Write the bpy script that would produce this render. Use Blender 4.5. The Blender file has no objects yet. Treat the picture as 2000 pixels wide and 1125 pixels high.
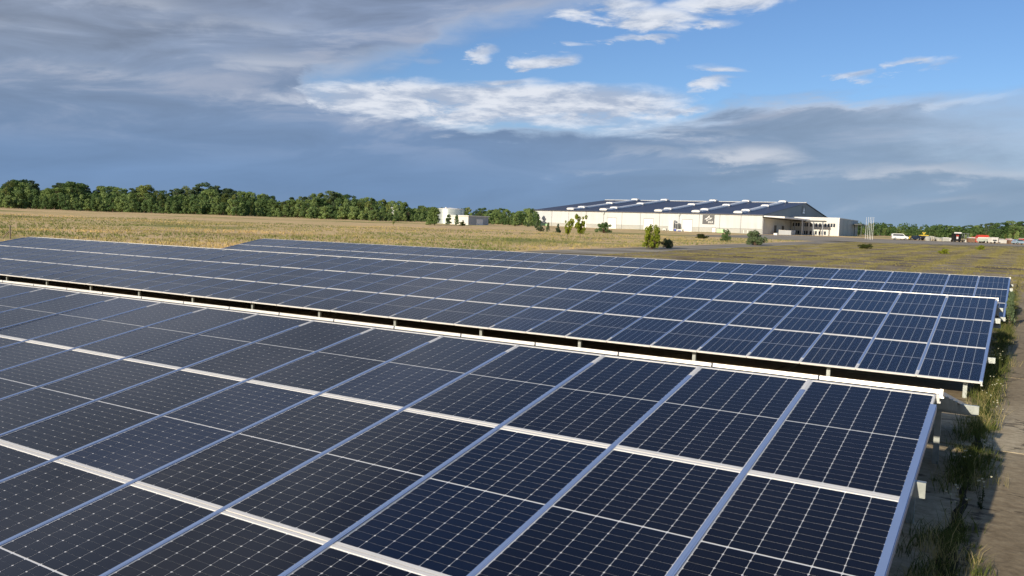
import bpy, math, random
import numpy as np
from mathutils import Vector, Matrix
random.seed(7); rng = np.random.default_rng(7)
S = bpy.context.scene
COL = S.collection
rad = math.radians

# ------------------------------------------------------------------ camera
F_PX, PITCH, ROLL, YAW = 1635.28, -0.073, 0.034, 0.550
CAM = Vector((0.591, -7.995, 1.314))
fw = Vector((-math.sin(YAW)*math.cos(PITCH), math.cos(YAW)*math.cos(PITCH), math.sin(PITCH)))
rt = Vector((math.cos(YAW), math.sin(YAW), 0)); up = rt.cross(fw)
rt2 = rt*math.cos(ROLL) + up*math.sin(ROLL); up2 = up*math.cos(ROLL) - rt*math.sin(ROLL)
cd = bpy.data.cameras.new('camera'); cam = bpy.data.objects.new('camera', cd); COL.objects.link(cam)
cd.sensor_width = 36.0; cd.lens = 36.0*F_PX/2000.0; cd.clip_start = 0.05; cd.clip_end = 8000
m3 = Matrix((rt2, up2, -fw)).transposed()
cam.matrix_world = Matrix.Translation(CAM) @ m3.to_4x4()
S.camera = cam

# ------------------------------------------------------------------ colour management
S.view_settings.view_transform = 'Standard'; S.view_settings.look = 'None'
S.view_settings.gamma = 1.0; S.view_settings.use_curve_mapping = False
S.view_settings.exposure = 0.0

# ------------------------------------------------------------------ sun
SUN_DIR = Vector((0.50, 4.85, -1.55)).normalized()       # direction the light travels
sl = bpy.data.lights.new('sun', 'SUN'); sl.energy = 5.0; sl.angle = rad(0.5); sl.color = (1.0, 0.88, 0.70)
sun = bpy.data.objects.new('sun', sl); COL.objects.link(sun)
sun.rotation_euler = SUN_DIR.to_track_quat('-Z', 'Y').to_euler()
SUN_EL = math.asin(-SUN_DIR.z); SUN_AZ = math.atan2(-SUN_DIR.x, -SUN_DIR.y)

# ------------------------------------------------------------------ world: clear sky with a bank of cloud
W = bpy.data.worlds.new('World'); S.world = W; W.use_nodes = True
nt = W.node_tree; nt.nodes.clear(); L = nt.links.new
def N(t, **k):
    n = nt.nodes.new(t)
    for a, b in k.items(): setattr(n, a, b)
    return n
def M(op, a, b=None, c=None, clamp=False):
    n = N('ShaderNodeMath', operation=op); n.use_clamp = clamp
    for i, v in enumerate((a, b, c)):
        if v is None: continue
        if isinstance(v, (int, float)): n.inputs[i].default_value = v
        else: L(v, n.inputs[i])
    return n.outputs[0]
def VM(op, a, b):
    n = N('ShaderNodeVectorMath', operation=op)
    for i, v in enumerate((a, b)):
        if isinstance(v, (tuple, list, Vector)): n.inputs[i].default_value = tuple(v)
        else: L(v, n.inputs[i])
    return n
def smooth(x, lo, hi):
    n = N('ShaderNodeMapRange', interpolation_type='SMOOTHSTEP'); L(x, n.inputs[0])
    n.inputs[1].default_value = lo; n.inputs[2].default_value = hi
    return n.outputs[0]
def noise(vec, scale, detail=6, rough=0.55, dist=0.0):
    n = N('ShaderNodeTexNoise'); L(vec, n.inputs['Vector']); n.inputs['Scale'].default_value = scale
    n.inputs['Detail'].default_value = detail; n.inputs['Roughness'].default_value = rough; n.inputs['Distortion'].default_value = dist
    return n.outputs[0]
def mixc(f, a, b):
    n = N('ShaderNodeMix', data_type='RGBA'); 
    if isinstance(f, float): n.inputs[0].default_value = f
    else: L(f, n.inputs[0])
    for i, v in ((6, a), (7, b)):
        if isinstance(v, tuple): n.inputs[i].default_value = (*v, 1)
        else: L(v, n.inputs[i])
    return n.outputs[2]
def raydir(u, v): return (fw + rt2*((u-1000)/F_PX) - up2*((v-562.5)/F_PX))
f0 = Vector((-math.sin(YAW), math.cos(YAW), 0)); r0 = Vector((math.cos(YAW), math.sin(YAW), 0))
def azel(u, v):
    d = raydir(u, v).normalized(); return math.atan2(d@r0, d@f0), math.asin(d.z)
tc = N('ShaderNodeTexCoord'); D = tc.outputs['Generated']
sx = N('ShaderNodeSeparateXYZ'); L(D, sx.inputs[0]); dz = sx.outputs[2]
az = M('ARCTAN2', VM('DOT_PRODUCT', D, r0).outputs['Value'], VM('DOT_PRODUCT', D, f0).outputs['Value'])
el = M('ARCSINE', dz)
# cloud deck coordinates: direction projected on a high horizontal plane
inv = M('DIVIDE', 1.0, M('ADD', M('MAXIMUM', dz, 0.0), 0.10))
vs = N('ShaderNodeVectorMath', operation='SCALE'); L(D, vs.inputs[0]); L(inv, vs.inputs['Scale'])
deck = vs.outputs[0]
nbig = noise(deck, 0.55, 5, 0.5, 0.3)
nfin = noise(deck, 6.5, 8, 0.62, 0.15)
ae = N('ShaderNodeCombineXYZ'); L(az, ae.inputs[0]); L(M('MULTIPLY', el, 3.2), ae.inputs[1])
nae = noise(ae.outputs[0], 5.0, 7, 0.55, 0.2)
nfa = noise(ae.outputs[0], 15.0, 8, 0.62, 0.4)
ast = N('ShaderNodeCombineXYZ'); L(az, ast.inputs[0]); L(M('SUBTRACT', M('MULTIPLY', el, 4.6), M('MULTIPLY', az, 0.35)), ast.inputs[1]); ast.inputs[2].default_value = 3.1
nst = noise(ast.outputs[0], 6.0, 9, 0.58, 0.5)
nst2 = noise(ast.outputs[0], 2.2, 5, 0.5, 0.3)
# wind drawn edges: the sky coordinates are stirred before the cloud shapes are laid out
azw = M('ADD', az, M('ADD', M('MULTIPLY', M('SUBTRACT', nae, .5), .22), M('MULTIPLY', M('SUBTRACT', nfa, .5), .10)))
elw = M('ADD', el, M('ADD', M('MULTIPLY', M('SUBTRACT', nst, .5), .050), M('MULTIPLY', M('SUBTRACT', nfa, .5), .022)))
def curve(pts, lo, hi):      # height of an edge of the bank as a function of azimuth
    n = N('ShaderNodeFloatCurve'); c = n.mapping.curves[0]
    xs = [(a-lo)/(hi-lo) for a, e in pts]; ys = [e for a, e in pts]
    mr = N('ShaderNodeMapRange'); L(azw, mr.inputs[0]); mr.inputs[1].default_value = lo; mr.inputs[2].default_value = hi
    L(mr.outputs[0], n.inputs[1])
    while len(c.points) < len(pts): c.points.new(0.5, 0.5)
    for p, x, y in zip(c.points, xs, ys): p.location = (min(max(x, 0), 1), y)
    n.mapping.update(); return n.outputs[0]
low = curve([(-1.6, .95), (-.9, .9)] + [azel(*q) for q in ((560, 40), (620, 178), (760, 205), (880, 232), (1010, 256), (1160, 252), (1300, 236), (1450, 205), (1540, 186), (1750, 180), (1920, 172), (2010, 165))] + [(1.2, .22), (1.6, .2)], -1.6, 1.6)
high = curve([(-1.6, .02), (-.6, .02)] + [azel(*q) for q in ((560, 260), (650, 165), (740, 140), (820, 112), (860, 82), (980, 52), (1110, 12))] + [(.22, .40), (.6, .65), (1.6, .9)], -1.6, 1.6)
c_low = smooth(M('SUBTRACT', low, elw), -0.006, 0.016)
c_high = smooth(M('SUBTRACT', elw, high), -0.018, 0.034)
over = M('SUBTRACT', 1.0, M('MULTIPLY', smooth(M('ADD', elw, M('MULTIPLY', azw, .5)), .30, .52), .93))
bank = M('MULTIPLY', M('MAXIMUM', c_low, c_high), over)
nn = M('ADD', M('MULTIPLY', nfa, .55), M('MULTIPLY', nst, .45))
def blob(u, v, ru, rv, k=1.0, tilt=0.0, soft=.35, dens=1.0):
    a, e = azel(u, v); a2, _ = azel(u+ru, v); _, e2 = azel(u, v-rv)
    da = M('MULTIPLY', M('SUBTRACT', azw, a), 1/(a2-a)); de = M('MULTIPLY', M('SUBTRACT', M('SUBTRACT', elw, e), M('MULTIPLY', M('SUBTRACT', azw, a), tilt)), 1/(e2-e))
    r = M('SQRT', M('ADD', M('MULTIPLY', da, da), M('MULTIPLY', de, de)))
    x = M('ADD', M('SUBTRACT', dens, r), M('MULTIPLY', M('SUBTRACT', nn, .53), 3.6))
    return M('MULTIPLY', smooth(x, 0.0, soft*2.2), k)
def union(lst):
    o = None
    for q in lst:
        b = blob(*q); o = b if o is None else M('MAXIMUM', o, b)
    return o
wsum = union([(900, 198, 250, 28, .95, .02, .5, 1.75), (1090, 200, 190, 28, .95, .0, .5, 1.7), (1050, 234, 270, 26, .66, 0, .9, 1.8), (700, 176, 130, 17, .8, 0, .6, 1.2), (960, 165, 120, 14, .75, .12, .5, 1.2),
          (1070, 116, 70, 15, .8, .05, .4, 1.2), (940, 100, 45, 17, .65, .1, .4), (1260, 38, 110, 30, .95, -.03, .5, 1.35), (1370, 55, 110, 16, .8, 0, .4),
          (1440, 10, 190, 30, .9, .08, .5, 1.3), (1240, 76, 100, 9, .7, 0, .4), (1400, 172, 80, 16, .75, 0, .5, 1.3), (1420, 138, 75, 14, .7, -.05, .5, 1.3),
          (1340, 210, 85, 12, .65, 0, .5, 1.3), (1790, 132, 60, 13, .6, 0, .5, 1.4), (1690, 150, 45, 11, .5, 0, .5, 1.4), (1190, 5, 90, 26, .8, 0, .5, 1.2), (1110, 85, 50, 8, .4, 0, .5)])
inner = union([(1450, 300, 105, 18, .85, 0, .7, 1.7), (1880, 192, 130, 11, .85, .09, .5, 1.3), (1800, 335, 270, 15, .62, 0, .8, 1.7), (1830, 395, 180, 14, .22, 0, .9, 1.6), (1240, 292, 90, 9, .3, 0, .8, 1.4), (1300, 258, 150, 9, .35, .0, .8, 1.4), (1650, 195, 170, 14, .45, .03, .6, 1.2), (1560, 200, 100, 16, .40, 0, .6),
          (300, 18, 170, 26, .45, 0, .8, 1.4), (520, 60, 150, 26, .40, .1, .8, 1.4), (560, 118, 160, 20, .42, .05, .8, 1.4), (330, 62, 90, 22, .30, 0, .8), (700, 105, 110, 14, .3, .1, .8),
          (180, 130, 180, 18, .28, 0, .8), (980, 262, 140, 10, .4, 0, .6), (850, 268, 60, 8, .4, 0, .6), (1420, 336, 120, 10, .30, 0, .7), (40, 55, 160, 34, .25, 0, .8), (1200, 330, 150, 10, .2, 0, .7), (1850, 390, 250, 18, .25, 0, .9)])
# bank colours: slate blue low down and in the middle, warmer grey up on the left
aL, _ = azel(0, 200); aR, _ = azel(1000, 200); aF, _ = azel(2000, 200)
left = smooth(M('MULTIPLY', az, -1.0), -aR-0.05, -aL+0.05)
hi = smooth(el, 0.03, 0.26)
base = mixc(smooth(az, aR-.15, aF), (0.165, 0.270, 0.455), (0.245, 0.350, 0.490))
base = mixc(M('MULTIPLY', left, hi), base, (0.230, 0.285, 0.360))
base = mixc(M('MULTIPLY', hi, 0.55), base, (0.270, 0.315, 0.440))
base = mixc(smooth(el, 0.045, -0.004), base, mixc(smooth(az, aR-.1, aF), (0.175, 0.27, 0.42), (0.25, 0.36, 0.49)))
shade = M('ADD', M('MULTIPLY', M('SUBTRACT', M('ADD', M('MULTIPLY', nst, .6), M('MULTIPLY', nst2, .4)), .5), M('ADD', M('MULTIPLY', smooth(el, .04, .2), 1.7), .60)), 1.05)
sc = N('ShaderNodeMix', data_type='RGBA', blend_type='MULTIPLY'); sc.inputs[0].default_value = 1.0
L(base, sc.inputs[6]); cmb = N('ShaderNodeCombineColor'); [L(shade, cmb.inputs[i]) for i in range(3)]; L(cmb.outputs[0], sc.inputs[7])
base = sc.outputs[2]
streak = M('MULTIPLY', smooth(nst, .50, .66), M('MULTIPLY', smooth(el, .05, .16), .55))
base = mixc(streak, base, (0.43, 0.46, 0.55))
rim = M('MULTIPLY', M('MULTIPLY', bank, M('SUBTRACT', 1.0, bank)), 2.4, clamp=True)
base = mixc(rim, base, (0.48, 0.55, 0.68))
base = mixc(inner, base, (0.62, 0.66, 0.74))
wcol = mixc(smooth(M('ADD', M('MULTIPLY', nfin, .4), M('MULTIPLY', nfa, .6)), .40, .60), (0.40, 0.48, 0.63), (0.76, 0.80, 0.88))
sky = N('ShaderNodeTexSky', sky_type='NISHITA'); sky.sun_disc = False; sky.sun_elevation = SUN_EL; sky.sun_rotation = SUN_AZ
sky.altitude = 50; sky.air_density = 1.0; sky.dust_density = 0.3; sky.ozone_density = 3.0
tint = mixc(1.0, sky.outputs[0], sky.outputs[0]); tn = tint.node; tn.blend_type = 'MULTIPLY'; nt.links.remove(tn.inputs[7].links[0]); tn.inputs[7].default_value = (.80, .92, 1.13, 1)
bg0 = N('ShaderNodeBackground'); L(tint, bg0.inputs[0]); bg0.inputs[1].default_value = 0.105
bg1 = N('ShaderNodeBackground'); L(base, bg1.inputs[0]); bg1.inputs[1].default_value = 1.0
bg2 = N('ShaderNodeBackground'); L(wcol, bg2.inputs[0]); bg2.inputs[1].default_value = 1.0
m1 = N('ShaderNodeMixShader'); L(wsum, m1.inputs[0]); L(bg0.outputs[0], m1.inputs[1]); L(bg2.outputs[0], m1.inputs[2])
m2 = N('ShaderNodeMixShader'); L(bank, m2.inputs[0]); L(m1.outputs[0], m2.inputs[1]); L(bg1.outputs[0], m2.inputs[2])
# some white cloud also lies in front of the bank's edge
m3s = N('ShaderNodeMixShader'); L(M('MULTIPLY', wsum, M('SUBTRACT', 1.0, M('MULTIPLY', bank, .45))), m3s.inputs[0]); L(m2.outputs[0], m3s.inputs[1]); L(bg2.outputs[0], m3s.inputs[2])
wo = N('ShaderNodeOutputWorld'); L(m3s.outputs[0], wo.inputs[0])

# ------------------------------------------------------------------ ground height and placing helpers
G0 = -1.55
def fwd(x, y): return (x-CAM.x)*f0.x + (y-CAM.y)*f0.y
def gz(x, y):
    d = fwd(x, y); z = G0 + 0.0124*min(max(0.0, d-40.0), 420.0)
    k = min(1.0, max(0.0, (-46.0-x)/30.0))
    return z + k*(0.14*math.sin(x*.061+1)*math.cos(y*.047) + .07*math.sin(x*.19+y*.13))
def at(u, d):
    v = 409.35 + 0.03361*u
    r = raydir(u, v); t = d/(r@f0); p = CAM + r*t
    return Vector((p.x, p.y, gz(p.x, p.y)))
def ground(u, v):
    r = raydir(u, v); t = 5.0
    while t < 700:
        p = CAM + r*t
        if p.z < gz(p.x, p.y): break
        t *= 1.004
    return Vector((p.x, p.y, gz(p.x, p.y)))

# ------------------------------------------------------------------ materials
class Mat:
    def __init__(s, name):
        s.m = bpy.data.materials.new(name); s.m.use_nodes = True; s.t = s.m.node_tree; s.b = s.t.nodes['Principled BSDF']
    def n(s, t, **k):
        n = s.t.nodes.new(t)
        for a, b in k.items(): setattr(n, a, b)
        return n
    def l(s, a, b): s.t.links.new(a, b)
    def coord(s, kind='Object', scale=(1, 1, 1)):
        if kind == 'World': o = s.n('ShaderNodeNewGeometry').outputs['Position']
        else: o = s.n('ShaderNodeTexCoord').outputs[kind]
        mp = s.n('ShaderNodeMapping'); mp.inputs['Scale'].default_value = scale; s.l(o, mp.inputs[0]); return mp.outputs[0]
    def noise(s, vec, scale, detail=5, rough=.55):
        n = s.n('ShaderNodeTexNoise'); s.l(vec, n.inputs['Vector']); n.inputs['Scale'].default_value = scale
        n.inputs['Detail'].default_value = detail; n.inputs['Roughness'].default_value = rough; return n.outputs[0]
    def ramp(s, f, stops):
        r = s.n('ShaderNodeValToRGB'); e = r.color_ramp.elements
        while len(e) < len(stops): e.new(.5)
        for q, (p, c) in zip(e, stops): q.position = p; q.color = (*c, 1)
        s.l(f, r.inputs[0]); return r.outputs[0]
    def mix(s, f, a, b, mode='MIX'):
        n = s.n('ShaderNodeMix', data_type='RGBA', blend_type=mode)
        for i, v in ((0, f), (6, a), (7, b)):
            if isinstance(v, (int, float)): n.inputs[i].default_value = v
            elif isinstance(v, tuple): n.inputs[i].default_value = (*v, 1)
            else: s.l(v, n.inputs[i])
        return n.outputs[2]
    def math(s, op, a, b=None, clamp=False):
        n = s.n('ShaderNodeMath', operation=op); n.use_clamp = clamp
        for i, v in enumerate((a, b)):
            if v is None: continue
            if isinstance(v, (int, float)): n.inputs[i].default_value = v
            else: s.l(v, n.inputs[i])
        return n.outputs[0]
    def bump(s, h, strength=.3, dist=.02):
        b = s.n('ShaderNodeBump'); s.l(h, b.inputs['Height']); b.inputs['Strength'].default_value = strength; b.inputs['Distance'].default_value = dist
        s.l(b.outputs[0], s.b.inputs['Normal'])
def simple(name, col, rough=.6, metal=0., var=.12, scale=3., spec=.5, kind='Object', bump=0):
    m = Mat(name); v = m.noise(m.coord(kind), scale, 6, .6)
    m.l(m.ramp(v, [(.3, tuple(c*(1-var) for c in col)), (.7, tuple(min(1, c*(1+var)) for c in col))]), m.b.inputs['Base Color'])
    m.b.inputs['Roughness'].default_value = rough; m.b.inputs['Metallic'].default_value = metal
    m.b.inputs['Specular IOR Level'].default_value = spec
    if bump: m.bump(v, bump)
    return m.m
alu = simple('aluminium_frame', (.86, .84, .80), .38, .15, .05, 2)
strip_m = simple('blue_filmed_rail', (.31, .42, .66), .26, .35, .06, 1.5)
galv = simple('galvanised_steel', (.40, .43, .41), .45, .45, .18, 14)
backsheet_under = simple('module_underside', (.22, .22, .23), .5, 0, .1, 2)

m = Mat('white_backsheet_under_glass'); m.b.inputs['Base Color'].default_value = (.74, .75, .76, 1); m.b.inputs['Roughness'].default_value = .12; m.b.inputs['IOR'].default_value = 1.36
dash_m = m.m
m = Mat('silicon_cell_under_glass')
oi = m.n('ShaderNodeObjectInfo'); co = m.n('ShaderNodeTexCoord'); sp = m.n('ShaderNodeSeparateXYZ'); m.l(co.outputs['Object'], sp.inputs[0])
half = m.math('GREATER_THAN', sp.outputs[1], -1.022)
wn = m.n('ShaderNodeTexWhiteNoise', noise_dimensions='2D'); cb = m.n('ShaderNodeCombineXYZ'); m.l(m.math('MULTIPLY', oi.outputs['Random'], 91.7), cb.inputs[0]); m.l(m.math('MULTIPLY', half, .37), cb.inputs[1]); m.l(cb.outputs[0], wn.inputs['Vector'])
r1 = m.math('ADD', m.math('MULTIPLY', oi.outputs['Random'], .8), m.math('MULTIPLY', wn.outputs['Value'], .2))
cell = m.ramp(r1, [(0., (.0040, .0034, .0070)), (.5, (.0030, .0036, .0095)), (.80, (.0030, .0055, .0160)), (1., (.0036, .0115, .0400))])
# fine printed fingers and busbars
def lines(coordv, period, width):
    f = m.math('FRACT', m.math('DIVIDE', coordv, period)); return m.math('LESS_THAN', f, width/period)
bus = lines(m.math('ADD', sp.outputs[0], 10.0), .0182, .0009)
cell = m.mix(m.math('MULTIPLY', bus, .05), cell, (.35, .36, .40))
dn = m.noise(m.coord('World'), 1.1, 7, .6)
cell = m.mix(m.math('MULTIPLY', m.math('SUBTRACT', dn, .42, True), .025), cell, (.45, .42, .36))
m.l(cell, m.b.inputs['Base Color']); m.b.inputs['IOR'].default_value = 1.46
rr = m.math('ADD', m.math('MULTIPLY', dn, .08), .05); m.l(rr, m.b.inputs['Roughness'])
m.b.inputs['Sheen Weight'].default_value = .030; m.b.inputs['Sheen Roughness'].default_value = .35; m.b.inputs['Sheen Tint'].default_value = (1, .93, .85, 1)
cell_m = m.m

def foliage(name, c0, c1, scale=.6, trans=.32, lo=.28, hi_=.68):
    m = Mat(name); oi = m.n('ShaderNodeObjectInfo')
    v = m.noise(m.coord('Object'), scale, 3, .6)
    w = m.math('ADD', m.math('MULTIPLY', v, .9), m.math('MULTIPLY', m.math('SUBTRACT', oi.outputs['Random'], .5), .60))
    c = m.ramp(w, [(lo, c0), (hi_, c1)])
    m.l(c, m.b.inputs['Base Color']); m.b.inputs['Roughness'].default_value = .75; m.b.inputs['Specular IOR Level'].default_value = .15
    tr = m.n('ShaderNodeBsdfTranslucent'); m.l(c, tr.inputs[0]); mx = m.n('ShaderNodeMixShader'); mx.inputs[0].default_value = trans
    m.l(m.b.outputs[0], mx.inputs[1]); m.l(tr.outputs[0], mx.inputs[2]); m.l(mx.outputs[0], m.t.nodes['Material Output'].inputs[0])
    return m.m
fol_pine = foliage('pine_needles', (.062, .104, .056), (.17, .23, .115), .5)
fol_oak = foliage('oak_leaves', (.074, .135, .045), (.25, .34, .115), .5)
fol_birch = foliage('birch_leaves', (.14, .18, .055), (.30, .35, .11), .5)
fol_young = foliage('young_tree_leaves', (.13, .21, .080), (.33, .43, .16), .7)
fol_yell = foliage('yellow_green_leaves', (.20, .26, .030), (.42, .46, .055), 1.5, .35)
fol_weed = foliage('weed_green', (.045, .065, .016), (.13, .16, .04), 2, .3)
fol_dry = foliage('dry_grass_blades', (.30, .27, .10), (.60, .50, .22), .25, .3)
fol_field = foliage('field_grass_blades', (.22, .26, .080), (.80, .60, .28), .045, .3, .33, .54)
bark = simple('bark', (.17, .12, .085), .9, 0, .3, 4)

m = Mat('meadow')
wc = m.coord('World', (1, 1, 1)); a = m.noise(m.coord('World', (.012, .035, 1)), 1.0, 6, .62); b = m.noise(m.coord('World'), .55, 7, .65)
# bands run across the view: stretch the noise along the array axis
a2 = m.noise(m.coord('World', (.013, .022, 1)), 1., 9, .68)
c = m.ramp(m.math('ADD', m.math('MULTIPLY', a2, .78), m.math('MULTIPLY', b, .22)), [(.35, (.16, .20, .070)), (.41, (.34, .33, .12)), (.45, (.66, .51, .24)), (.54, (.84, .60, .33)), (.58, (.60, .44, .22)), (.64, (.30, .25, .11))])
m.l(c, m.b.inputs['Base Color']); m.b.inputs['Roughness'].default_value = .95; m.b.inputs['Specular IOR Level'].default_value = .05; m.bump(b, .8, .25)
meadow = m.m
m = Mat('joint_soil'); b = m.noise(m.coord('World'), 3, 7, .65)
m.l(m.ramp(b, [(.3, (.10, .085, .05)), (.7, (.30, .24, .11))]), m.b.inputs['Base Color']); m.b.inputs['Roughness'].default_value = .95; m.bump(b, .5, .04); soil = m.m

m = Mat('old_concrete'); wp = m.coord('World')
big = m.noise(m.coord('World', (.22, .12, 1)), 1.0, 6, .6); fine = m.noise(wp, 9, 9, .72); cr = m.noise(m.coord('World', (1.2, 5, 1)), 1.3, 6, .75)
oi = m.n('ShaderNodeObjectInfo')
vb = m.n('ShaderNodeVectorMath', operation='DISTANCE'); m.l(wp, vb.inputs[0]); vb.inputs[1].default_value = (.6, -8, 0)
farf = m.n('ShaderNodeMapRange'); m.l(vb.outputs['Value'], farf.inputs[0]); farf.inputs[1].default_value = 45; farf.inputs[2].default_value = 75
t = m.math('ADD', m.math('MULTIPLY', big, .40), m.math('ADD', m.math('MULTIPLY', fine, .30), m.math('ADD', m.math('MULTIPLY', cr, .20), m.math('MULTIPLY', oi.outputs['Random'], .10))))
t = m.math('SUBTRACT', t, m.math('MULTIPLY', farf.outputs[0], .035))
c = m.ramp(t, [(.37, (.14, .105, .066)), (.46, (.28, .22, .138)), (.54, (.41, .33, .212)), (.64, (.66, .56, .38))])
vr = m.n('ShaderNodeTexVoronoi', feature='DISTANCE_TO_EDGE'); m.l(m.coord('World'), vr.inputs['Vector']); vr.inputs['Scale'].default_value = .34
ck = m.math('LESS_THAN', m.math('ADD', vr.outputs['Distance'], m.math('MULTIPLY', m.math('SUBTRACT', cr, .5), .22)), .004)
c = m.mix(m.math('MULTIPLY', ck, .65), c, (.06, .048, .035))
m.l(c, m.b.inputs['Base Color']); m.b.inputs['Roughness'].default_value = .9; m.b.inputs['Specular IOR Level'].default_value = .2
m.bump(m.math('ADD', fine, m.math('MULTIPLY', ck, -1.0)), .55, .02); concrete = m.m
m = Mat('worn_asphalt'); a = m.noise(m.coord('World', (.05, .18, 1)), 1., 7, .65); b = m.noise(m.coord('World'), 6, 6, .7)
m.l(m.ramp(m.math('ADD', m.math('MULTIPLY', a, .7), m.math('MULTIPLY', b, .3)), [(.38, (.17, .14, .10)), (.48, (.30, .255, .185)), (.62, (.50, .45, .37))]), m.b.inputs['Base Color']); m.b.inputs['Roughness'].default_value = .9; m.bump(b, .4, .02); asphalt = m.m

# ------------------------------------------------------------------ mesh helpers
def mesh_from(name, V, Fc, mats, mi=None, smooth_=False):
    me = bpy.data.meshes.new(name); me.from_pydata([tuple(v) for v in V], [], Fc)
    for mm in (mats if isinstance(mats, (list, tuple)) else [mats]): me.materials.append(mm)
    if mi is not None: me.polygons.foreach_set('material_index', mi)
    if smooth_: me.polygons.foreach_set('use_smooth', [True]*len(me.polygons))
    me.update(); return me
class MB:
    def __init__(s): s.V = []; s.F = []; s.I = []
    def quad(s, a, b, c, d, mi=0):
        n = len(s.V); s.V += [a, b, c, d]; s.F.append((n, n+1, n+2, n+3)); s.I.append(mi)
    def poly(s, pts, mi=0):
        n = len(s.V); s.V += list(pts); s.F.append(tuple(range(n, n+len(pts)))); s.I.append(mi)
    def box(s, x0, x1, y0, y1, z0, z1, mi=0, T=None):
        n = len(s.V); P = [(x, y, z) for z in (z0, z1) for y in (y0, y1) for x in (x0, x1)]
        if T: P = [tuple(T @ Vector(p)) for p in P]
        s.V += P
        for f in ((0, 2, 3, 1), (4, 5, 7, 6), (0, 1, 5, 4), (2, 6, 7, 3), (0, 4, 6, 2), (1, 3, 7, 5)): s.F.append(tuple(n+i for i in f)); s.I.append(mi)
    def prism(s, pts, y0, y1, mi=0):          # (x,z) outline pushed along y
        n = len(s.V); k = len(pts); s.V += [(x, y0, z) for x, z in pts] + [(x, y1, z) for x, z in pts]
        s.F.append(tuple(range(n, n+k))); s.F.append(tuple(range(n+2*k-1, n+k-1, -1))); s.I += [mi, mi]
        for i in range(k): j = (i+1) % k; s.F.append((n+j, n+i, n+k+i, n+k+j)); s.I.append(mi)
    def tube(s, p, q, r0_, r1_, k=8, mi=0):
        p = Vector(p); q = Vector(q); d = (q-p).normalized(); a = d.orthogonal().normalized(); b = d.cross(a); n = len(s.V)
        for c, r in ((p, r0_), (q, r1_)):
            for i in range(k): t = 2*math.pi*i/k; s.V.append(tuple(c + a*math.cos(t)*r + b*math.sin(t)*r))
        for i in range(k): j = (i+1) % k; s.F.append((n+i, n+j, n+k+j, n+k+i)); s.I.append(mi)
        s.F.append(tuple(range(n+k-1, n-1, -1))); s.F.append(tuple(range(n+k, n+2*k))); s.I += [mi, mi]
    def mesh(s, name, mats, smooth_=False): return mesh_from(name, s.V, s.F, mats, s.I, smooth_)
def obj(name, me, parent=None, loc=None, label=None, cat=None, group=None, kind=None):
    o = bpy.data.objects.new(name, me); COL.objects.link(o)
    if parent is not None: o.parent = parent
    if loc is not None: o.location = loc
    if label: o['label'] = label
    if cat: o['category'] = cat
    if group: o['group'] = group
    if kind: o['kind'] = kind
    return o

# ------------------------------------------------------------------ ground sheets
AX0, AX1, AY0, AY1 = -33.60, 7.65, -17.2, 207.8      # slabbed apron
ls = np.concatenate([np.arange(-320, 321, 8), ]); ls = np.concatenate([[-3000, -1500, -800, -500], ls, [500, 800, 1500, 3000]])
ds = np.concatenate([[-600, -200, -60, -20], np.arange(0, 40, 8), np.arange(40, 462, 6), [500, 700, 1200, 2500, 4000]])
V = []
for d in ds:
    for l in ls:
        p = CAM + f0*float(d) + r0*float(l); V.append((p.x, p.y, gz(p.x, p.y)-.035))
nl = len(ls); Fc = [(i*nl+j, i*nl+j+1, (i+1)*nl+j+1, (i+1)*nl+j) for i in range(len(ds)-1) for j in range(nl-1)]
obj('ground', mesh_from('ground', V, Fc, meadow, None, True), kind='structure', label='dry summer meadow reaching back to the edge of the woods')
def sheet(name, pts, zoff, mat, label, nx=1, ny=24):
    mb = MB(); a, b, c, d = [Vector(q) for q in pts]
    for i in range(ny):
        for k in range(nx):
            def P(s_, t_): p = (a*(1-s_)+b*s_)*(1-t_) + (d*(1-s_)+c*s_)*t_; return (p.x, p.y, gz(p.x, p.y)+zoff)
            mb.quad(P(k/nx, i/ny), P((k+1)/nx, i/ny), P((k+1)/nx, (i+1)/ny), P(k/nx, (i+1)/ny))
    return obj(name, mb.mesh(name, mat), kind='structure', label=label)
sheet('soil', [(-44, -20, 0), (12, -20, 0), (24, 290, 0), (-34, 205, 0)], -.028, soil, 'dusty soil under and between the concrete slabs', 8, 90)
sheet('road', [(-41.5, 62, 0), (-34.3, 66, 0), (-34.3, 215, 0), (-41.5, 215, 0)], -.012, asphalt, 'pale worn asphalt lane between the meadow and the slabs', 3, 60)
p = [ground(1478, 481), ground(1690, 487), at(1990, 215), at(1960, 262)]
pp = [Vector((-60, 150, 0)), Vector((-34.2, 150, 0)), Vector((-34.2, 205.2, 0)), Vector((-60, 205.2, 0))]
sheet('runway', [(-75, 196, 0), (-34.2, 196, 0), (20, 290, 0), (-75, 300, 0)], -.012, asphalt, 'grey asphalt apron in front of the parked vehicles', 8, 30)

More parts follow.
